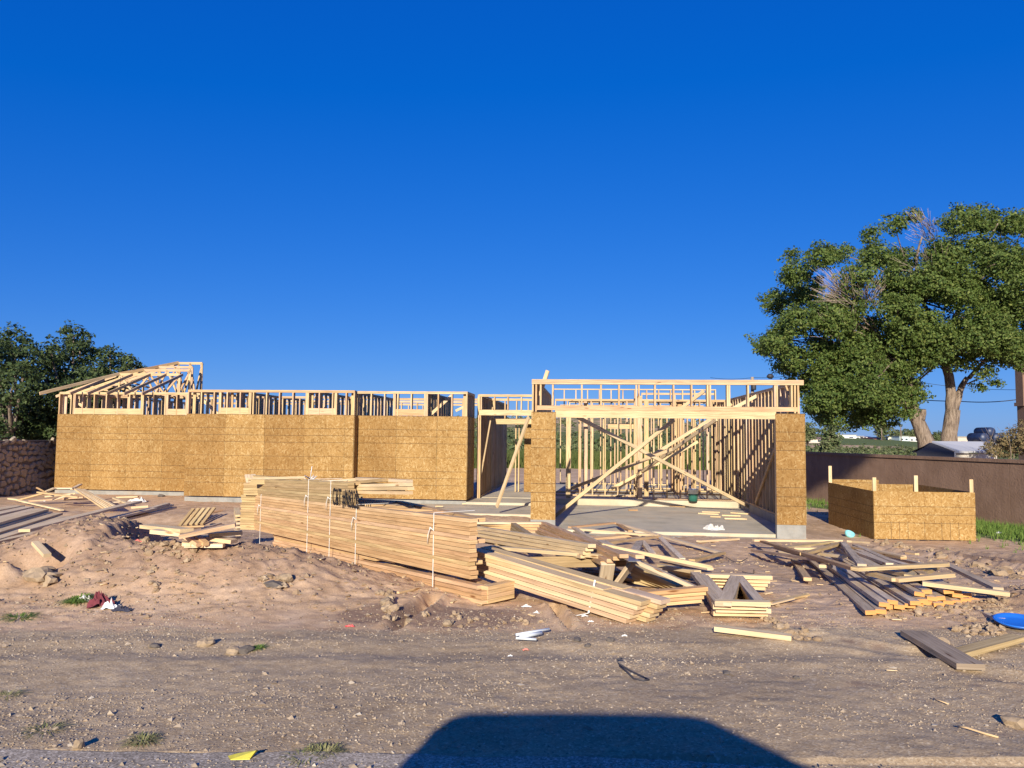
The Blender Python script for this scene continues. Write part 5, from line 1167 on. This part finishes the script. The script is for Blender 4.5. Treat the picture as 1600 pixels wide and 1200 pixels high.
# crumpled plastic film
def film(name, label, e, sx, sy, h, mat, cat, seed=0, n_=26, rz=0.0):
    c_ = GR(e[0], e[1], 0); xs_ = np.linspace(-1, 1, n_); X_, Y_ = np.meshgrid(xs_, xs_)
    r_ = .8+.35*vn(np.arctan2(Y_, X_)*2+9, X_*0+seed, seed); k_ = np.sqrt(X_**2+Y_**2); f_ = np.minimum(1, 1/np.maximum(k_, 1e-3)*np.maximum(np.abs(X_), np.abs(Y_)))
    xx = X_*sx*r_*(.7+.3*f_); yy = Y_*sy*r_*(.7+.3*f_); xr = xx*math.cos(rz)-yy*math.sin(rz); yr = xx*math.sin(rz)+yy*math.cos(rz)
    zz = h*(.25+np.abs(fbm(X_*2.4, Y_*2.4, 3, seed+3))*2.2)*np.clip(1.15-k_*.9, .05, 1)+Hd(xr+c_.x, yr+c_.y)-c_.z+.004
    V_ = np.stack([xr.ravel(), yr.ravel(), zz.ravel()], 1); ii = (np.arange(n_-1)[:, None]*n_+np.arange(n_-1)[None]).ravel()
    o = arr(name, V_, np.stack([ii, ii+1, ii+1+n_, ii+n_], 1), mat, None, c_); return tag(o, label, cat)
M_film = plain('clear_film_sheet', (.62, .59, .53), .35, var=.12, sc=12); M_wht = plain('white_cloth', (.72, .71, .68), .8); M_mar = plain('maroon_cloth', (.16, .03, .04), .9); M_dkc = plain('black_cloth', (.03, .03, .05), .8); M_redp = plain('red_wrapper', (.55, .06, .06), .5); M_tag = plain('yellow_board', (.75, .66, .08), .6, var=.1, sc=60); M_pink = plain('pink_tape', (.75, .2, .15), .6)
film('plastic_film', 'crumpled clear plastic sheet lying in front of the garage slab', (1120, 833), .50, .34, .16, M_film, 'plastic sheet', 1)
film('plastic_film', 'smaller scrap of clear film right of the crumpled sheet', (1158, 829), .30, .12, .05, M_film, 'plastic sheet', 7)
film('cloth_rag', 'maroon rag lying at the foot of the dirt mound', (158, 947), .14, .09, .12, M_mar, 'rag', 2, 18)
film('cloth_rag', 'white cloth next to the maroon rag', (174, 952), .10, .05, .06, M_wht, 'rag', 3, 16)
film('cloth_rag', 'black crumpled bag right of the white cloth', (190, 955), .10, .05, .06, M_dkc, 'bag', 4, 16)
film('cloth_rag', 'pale grey cloth scrap left of the maroon rag', (134, 940), .08, .05, .05, M_film, 'rag', 5, 14)
film('wrapper', 'bright red wrapper on the edge of the gravel', (547, 979), .05, .015, .02, M_redp, 'litter', 6, 8); film('marking_tape', 'pink tape scrap on the right shoulder of the mound', (219, 838), .05, .03, .03, M_pink, 'litter', 8, 8)
for k, (x, y, sx, m_, lab) in enumerate(((907, 951, .05, M_wht, 'white paper scrap at the strap end of the pale bundle'), (914, 962, .04, M_wht, 'small white scrap below the pale bundle'), (923, 971, .035, M_wht, 'tiny white scrap nearest the bundle end'), (822, 949, .06, M_film, 'pale wrapper on the wet dirt'), (838, 959, .04, M_film, 'small crumpled wrapper beside the wet patch'), (822, 1013, .03, M_pink, 'reddish scrap on the gravel'), (797, 1023, .025, M_wht, 'white chip on the gravel'), (976, 996, .03, M_wht, 'white fleck of paper on the dirt right of the pipes'), (66, 783, .12, M_wht, 'white bag among the scraps by the stone wall'), (215, 785, .35, M_film, 'pale film sheet lying over the far planks'), (1480, 1142, .0, None, ''))):
    if m_: film('litter_scrap', lab, (x, y), sx, sx*.4, sx*.5, m_, 'litter', 20+k, 8)
# wire loop, sticks, tag
M_rebar = plain('dark_wire', (.05, .045, .05), .6)
def wirepx(label, pts, r=.006, h=.02, mat=M_rebar, name='bent_wire', cat='wire'):
    P3 = [GR(x, y, h+(d if d else 0)) for x, y, d in pts]; o = tubes(name, [([p-P3[0] for p in P3], [r]*len(P3))], mat, None, 6, loc=P3[0]); return tag(o, label, cat)
wirepx('bent black wire loop lying on the gravel in the centre foreground', [(972, 1029, .03), (964, 1030, .03), (966, 1036, 0), (985, 1048, 0), (1000, 1055, 0), (1014, 1062, 0), (1005, 1063, 0), (990, 1060, 0), (980, 1050, 0), (968, 1040, 0)])
wirepx('thin hooked rod sticking up right of the middle heap', [(1134, 870, 0), (1145, 877, 0), (1156, 879, .01), (1168, 872, .15)], .005)
wirepx('thin bent rod behind the short trusses', [(1160, 893, 0), (1170, 896, .01), (1178, 896, .01), (1178, 890, .22)], .005)
wirepx('pale dry twig curving on the gravel at the right', [(1497, 1135, 0), (1510, 1137, .01), (1535, 1145, 0), (1560, 1152, 0)], .006, .01, M_pale, 'dry_twig', 'twig')
wirepx('short pale straw on the gravel beside the truck shadow', [(683, 1136, 0), (700, 1136, 0)], .004, .006, M_pale, 'dry_twig', 'twig')
wirepx('small pale twig in front of the dark plank', [(1385, 1047, 0), (1402, 1048, 0)], .004, .006, M_pale, 'dry_twig', 'twig')
wirepx('pale twig right of the shadow on the dirt', [(1458, 1091, 0), (1482, 1100, 0)], .004, .006, M_pale, 'dry_twig', 'twig')
g_ = GR(382, 1183, .012); sign = thing('yellow_tag', 'bent yellow printed tag lying at the edge of the road', 'tag', g_)
V_ = [(-.055, -.035, 0), (.035, -.028, .0), (.055, .03, .02), (-.04, .03, .004), (.06, -.005, .035), (-.07, -.03, .015)]
V_ = [(x, y, z) for x, y, z in V_]+[(x, y, z+.003) for x, y, z in V_]
meshobj('card', V_, [(0, 3, 2, 1), (6, 7, 8, 9), (1, 2, 4), (7, 10, 8), (0, 5, 3), (6, 9, 11), (0, 1, 7, 6), (2, 3, 9, 8)], M_tag, sign)
for k in range(4): o = box('print_line', (-.03, .016-.012*k, .0), (.032, .020-.012*k, .0015), plain('tag_ink', (.30, .26, .05), .7), sign, (0, 0, .0045+.0*k)); o.rotation_euler = (.05, -.06, 0)
# rocks on the gravel
M_rock = plain('rock_brown', (.34, .25, .155), .9, bump=.6, sc=25, var=.3); M_rockd = plain('dark_clod', (.12, .10, .085), .95, bump=.6, sc=25)
def rock(label, e, r, mat=M_rock, fl=.7, cat='rock', hh=.4):
    import bmesh
    bm = bmesh.new(); bmesh.ops.create_icosphere(bm, subdivisions=2, radius=1)
    sd_ = random.random()*50
    for v_ in bm.verts:
        n_ = float(fbm(np.array([v_.co.x*1.3+sd_]), np.array([v_.co.y*1.3+v_.co.z*2]), 3, 7)[0]); v_.co *= 1+n_*.7
        v_.co.x *= r*1.2; v_.co.y *= r; v_.co.z *= r*fl
    me = bpy.data.meshes.new('rock'); bm.to_mesh(me); bm.free(); me.materials.append(mat); o = bpy.data.objects.new('rock', me); COL.objects.link(o); g = GR(*e, 0); g.z = hz(g.x, g.y)+r*fl*hh; o.location = g; o.rotation_euler = (0, 0, sd_); return tag(o, label, cat)
for a in (('angular brown stone standing up at the road edge on the left', (123, 1170), .03, M_rock, 1.3), ('dark clod with a deep shadow on the gravel left of centre', (384, 1016), .05, M_rockd), ('brown stone just left of the dark clod', (366, 1018), .05), ('small dark stone on the gravel behind the left clod', (243, 1010), .035, M_rockd), ('flat stone row on the gravel near the mound', (322, 1006), .05), ('small dark rock on the gravel right of centre', (902, 1003), .03, M_rockd), ('dark pebble left of the small dark rock', (918, 1010), .022, M_rockd),
          ('dark clump on the dirt in front of the pipes', (953, 1005), .03, M_rockd), ('rounded rock buried at the right edge gravel', (1588, 1133), .06), ('brown clod beside the pit on the far left', (62, 905), .11), ('jagged clod above the pit on the far left', (48, 890), .10), ('long dark clod on the lower right flank of the mound', (427, 914), .09, M_rockd, .4), ('clod right of the long dark one', (448, 905), .06), ('dark stone beside the truck shadow on the right', (1245, 1057), .02, M_rockd), ('small dark stone right of the wire loop', (1135, 1050), .025, M_rockd),
          ('rock by the stem wall left of the truss stack', (252, 776), .10, M_rockd), ('clod at the end of the rut near the dark plank', (1473, 1005), .05), ('white block in the grass by the brown wall', (1563, 834), .10, M_wht, .5), ('small pale block right of the one in the grass', (1584, 832), .07, M_wht, .4), ('pale fragment nearest the edge in the grass', (1586, 838), .06, M_pale, .3), ('brown rock at the top of the centre rut', (606, 950), .07), ('wet clod at the left side of the puddle', (640, 962), .05), ('clod at the lower side of the puddle', (700, 975), .05)):
    rock(*a)
# broken clods along the cut edge of the mound, round the pit and over the right heap
import bmesh as _bm
b_ = _bm.new(); _bm.ops.create_icosphere(b_, subdivisions=2, radius=1); IV = np.array([v.co[:] for v in b_.verts]); IF = np.array([[v.index for v in f.verts] for f in b_.faces]); b_.free()
def clodmesh(name, items):
    V_, F_ = [], []
    for (x, y, r) in items:
        sd_ = rng.uniform(0, 90); n_ = fbm(IV[:, 0]*1.1+sd_, IV[:, 1]*1.1+IV[:, 2]*1.7, 4, 17, .6); v = IV*(1+n_*1.1)[:, None]*np.array([rng.uniform(.8, 1.3), rng.uniform(.7, 1.1), rng.uniform(.6, 1.0)])*r
        a = rng.uniform(0, 6.28); v = np.stack([v[:, 0]*math.cos(a)-v[:, 1]*math.sin(a)+x, v[:, 0]*math.sin(a)+v[:, 1]*math.cos(a)+y, v[:, 2]+hz(x, y)+r*.25], 1)
        F_.append(IF+len(V_)*len(IV)); V_.append(v)
    return tag(arr(name, np.concatenate(V_), np.concatenate(F_), M_clod), kind='stuff')
it = []
def along(pts, n_, jit, r0, r1):
    for _ in range(n_):
        k = random.randrange(len(pts)-1); f_ = random.random(); e = (pts[k][0]+(pts[k+1][0]-pts[k][0])*f_+random.gauss(0, jit), pts[k][1]+(pts[k+1][1]-pts[k][1])*f_+random.gauss(0, jit*.5))
        g = GR(*e, 0); it.append((g.x, g.y, random.uniform(r0, r1)))
along([(222, 822), (232, 850), (240, 890), (246, 930)], 26, 3, .012, .04); along([(235, 838), (270, 858), (300, 872)], 26, 7, .012, .04); along([(20, 895), (45, 880), (75, 875), (80, 905), (50, 918)], 14, 5, .03, .09)
along([(395, 905), (440, 900), (455, 915)], 14, 5, .012, .04); along([(600, 930), (612, 970)], 26, 4, .015, .05); along([(1390, 960), (1480, 950), (1560, 945), (1560, 990), (1500, 985)], 150, 9, .010, .034); along([(1365, 846), (1430, 860), (1500, 880), (1600, 905)], 60, 5, .03, .08)
along([(60, 830), (150, 820), (210, 830), (160, 880), (90, 900), (250, 920), (350, 900)], 50, 22, .008, .022); along([(1195, 970), (1240, 990), (1280, 1002)], 30, 5, .012, .035); along([(640, 960), (740, 975), (850, 970)], 30, 8, .01, .03)
clodmesh('soil_clods', it)
# splinters and wood chips trodden into the dirt
xy = scatter(420, -9, 7.5, 6.9, 19, lambda x, y: np.clip(.25+.8*gs(x, y, 1, 11, 3, 3)+.8*gs(x, y, 4.5, 11, 2, 3)+.6*gs(x, y, -5, 13, 3, 3), 0, 1))
cb_ = Beams()
for x_, y_ in xy:
    z_ = hz(x_, y_)+.008; a_ = random.uniform(0, 6.28); l_ = random.uniform(.02, .11); p_ = Vector((x_, y_, z_)); cb_.add(p_, p_+Vector((math.cos(a_)*l_, math.sin(a_)*l_, random.uniform(-.003, .01))), random.uniform(.006, .03), .008)
tag(cb_.build('wood_chips', M_pale), kind='stuff')
# weeds and grass
M_grass = island('green_grass', [(.09, .17, .03), (.14, .23, .045), (.20, .27, .06), (.11, .19, .04)], .8, .25); M_dryg = island('dry_weeds', [(.30, .27, .12), (.22, .24, .09), (.38, .32, .18), (.17, .22, .07)], .85, .2)
def blades(name, label, e, n_, rad, h, mat, w=.0022, cat='weed'):
    c_ = GR(*e, 0); an = rng.uniform(0, 6.28, n_); rr = rad*rng.uniform(0, 1, n_)**.6*.5; bx, by = rr*np.cos(an), rr*np.sin(an)
    hh = h*rng.uniform(.4, 1.2, n_); out = rad*rng.uniform(.4, 1.3, n_); tx, ty = bx+np.cos(an)*out, by+np.sin(an)*out
    px_, py_ = -np.sin(an)*w, np.cos(an)*w; z0 = Hd(bx+c_.x, by+c_.y)-c_.z; z = np.zeros(n_)
    mx_, my_ = (bx+tx)/2*.9, (by+ty)/2*.9
    V_ = np.stack([np.stack([bx-px_, by-py_, z0-.003], 1), np.stack([bx+px_, by+py_, z0-.003], 1), np.stack([mx_+px_, my_+py_, z0+hh], 1), np.stack([mx_-px_, my_-py_, z0+hh], 1), np.stack([tx, ty, z0+hh*.55], 1)], 1).reshape(-1, 3)
    me_f = []; b = np.arange(n_)*5
    tri = np.concatenate([np.stack([b, b+1, b+2], 1), np.stack([b, b+2, b+3], 1), np.stack([b+3, b+2, b+4], 1)])
    return tag(arr(name, V_, tri, mat, None, c_), label, cat)
blades('weed_tuft', 'dry straw coloured weed tuft at the road edge left of centre', (478, 1186), 300, .11, .035, M_dryg); blades('weed_tuft', 'greener half of the weed tuft at the road edge', (505, 1178), 220, .10, .03, M_dryg)
blades('weed_tuft', 'small green weed tuft on the gravel at the left', (222, 1160), 150, .09, .022, M_dryg); blades('weed_tuft', 'flat weed patch near the lower left corner', (70, 1140), 90, .12, .012, M_dryg)
blades('weed_tuft', 'green weed clump in front of the maroon rag', (122, 941), 240, .13, .04, M_grass, .004); blades('weed_tuft', 'low green weeds at the gravel edge far left', (30, 965), 90, .16, .02, M_grass, .004)
blades('weed_tuft', 'tiny green weed beside the dark clod on the gravel', (404, 1012), 90, .07, .02, M_grass); blades('weed_tuft', 'yellow weeds at the left edge near the road', (10, 1085), 70, .10, .015, M_dryg)
x_ = rng.uniform(0, 1, 14000); fdir = Vector((fb.x-fa.x, fb.y-fa.y, 0)); fn = Vector((fdir.y, -fdir.x, 0)).normalized(); fn = fn if fn.x < 0 else -fn
off_ = rng.gamma(1.3, .55, 14000); gxy = np.stack([fa.x+fdir.x*x_+fn.x*(off_+.05), fa.y+fdir.y*x_+fn.y*(off_+.05)], 1)
keep = rng.uniform(0, 1, len(gxy)) < np.clip(1.1-.55*np.abs(gxy[:, 1]-20.5)/3, .12, 1)
gxy = gxy[keep]; tag(tufts('wall_grass', gxy, rng.uniform(.08, .26, len(gxy)), np.full(len(gxy), .05), M_grass, 0, 4), kind='stuff')

# tall street tree behind the viewpoint; its far limb shades the left end of the boundary wall
st_b = Vector((10.8, -12.5, 0)); stt = thing('street_tree', 'tall tree across the road behind the viewpoint, shading the brown wall', 'tree', st_b)
pf = [(4.5, -12, 16.4, 1.6), (3.4, -12.2, 17.5, 1.5), (5.2, -12, 15.6, 1.0), (5.9, -12, 16.5, 1.1), (4.9, -12, 17.8, 1.6), (6.8, -12, 17.6, 1.2), (8.0, -12.3, 18.0, 1.3), (2.6, -12.2, 18.3, 1.3), (9.4, -12.5, 18.8, 1.5), (11, -12.6, 19, 1.5)]
o_, _ = leafmass('crown', pf, M_leafT, stt, 130, .12, .3, 16); o_.location = -st_b
tubes('trunk', [([st_b, st_b+Vector((.1, 0, 5)), Vector((10.3, -12.4, 10.5))], [.4, .32, .26]), ([Vector((10.3, -12.4, 10.3)), Vector((8.8, -12.2, 14)), Vector((6.4, -12, 16)), Vector((4.4, -12, 16.5)), Vector((3, -12, 17.6))], [.22, .17, .12, .08, .04]), ([Vector((10.3, -12.4, 10.3)), Vector((10.6, -12.4, 15)), Vector((10.8, -12.5, 18.5))], [.2, .14, .06])], M_bark, stt, 8, loc=-st_b)

# ================================================================== pickup truck parked behind the camera (casts the shadow in front)
M_car = plain('truck_paint', (.05, .06, .08), .3, var=.03, metal=.4); M_tyre = plain('tyre_rubber', (.02, .02, .02), .8); M_rim = plain('alloy', (.45, .45, .45), .35, metal=.8); M_gls = plain('tinted_glass', (.02, .025, .03), .1); M_lampm = plain('lamp_lens', (.7, .7, .68), .2); M_red = plain('tail_lens', (.4, .02, .02), .3)
tk = thing('pickup_truck', 'dark pickup truck parked on the road behind the viewpoint, seen only by its shadow', 'truck', (0, -1.78, 0))
def profile(name, pts, y0, y1, mat, inset=0.0):
    k = len(pts); V_ = [(x, y0, z) for x, z in pts]+[(x, y1, z) for x, z in pts]
    return meshobj(name, V_, [tuple(range(k)), tuple(range(2*k-1, k-1, -1))]+[(i, i+k, (i+1) % k+k, (i+1) % k) for i in range(k)], mat, tk)
ys0, ys1 = -.96, .98
RH = 1.905; xr0, xr1 = -1.10, .16
cabp = [(-1.42, 1.12), (-1.36, 1.45), (-1.285, RH-.28), (-1.25, RH-.10), (-1.19, RH-.03), (xr0, RH-.004), (-.6, RH+.004), (xr1-.2, RH+.002), (xr1, RH-.006), (xr1+.10, RH-.028), (xr1+.62, RH-.29), (1.60, 1.20), (1.62, 1.12)]
profile('cab', cabp, ys0, ys1, M_car)
profile('lower_body', [(-3.15, .55), (-3.2, 1.12), (1.9, 1.13), (2.6, 1.06), (2.95, .95), (3.0, .55), (2.55, .45), (-2.9, .45)], ys0-.005, ys1+.005, M_car)
profile('side_window', [(-1.1, 1.2), (-1.0, RH-.2), (-.45, RH-.18), (-.45, 1.2)], ys1+.001, ys1+.006, M_gls); profile('side_window', [(-.35, 1.2), (-.35, RH-.18), (.25, RH-.2), (1.05, 1.32), (1.05, 1.2)], ys1+.001, ys1+.006, M_gls)
profile('door', [(-.40, .6), (-.40, 1.15), (1.1, 1.15), (1.15, .6)], ys1+.006, ys1+.016, M_car); box('door_handle', (-.3, ys1+.02, 1.02), (-.15, ys1+.045, 1.05), M_rim, tk)
box('bumper', (2.98, -.9, .4), (3.12, .92, .62), M_rim, tk); box('bumper', (-3.32, -.9, .45), (-3.17, .92, .62), M_rim, tk)
for y in (-.75, .6): box('headlight', (2.93, y, .75), (3.02, y+.22, .9), M_lampm, tk); box('tail_light', (-3.22, y+.1, .75), (-3.17, y+.25, 1.0), M_red, tk)
box('wing_mirror', (.95, ys1+.02, 1.22), (1.08, ys1+.17, 1.42), M_car, tk)
for x in (-2.1, 2.1):
    for y in (-.80, .80):
        o = lathe('wheel', [(.25, -.13), (.38, -.12), (.40, -.08), (.40, .08), (.38, .12), (.25, .13)], M_tyre, tk, (x, y, .41), 28); o.rotation_euler = (math.pi/2, 0, 0)
        r_ = lathe('rim', [(.001, -.11), (.24, -.12), (.249, -.10), (.249, .10), (.24, .12), (.001, .11)], M_rim, o, None, 20)
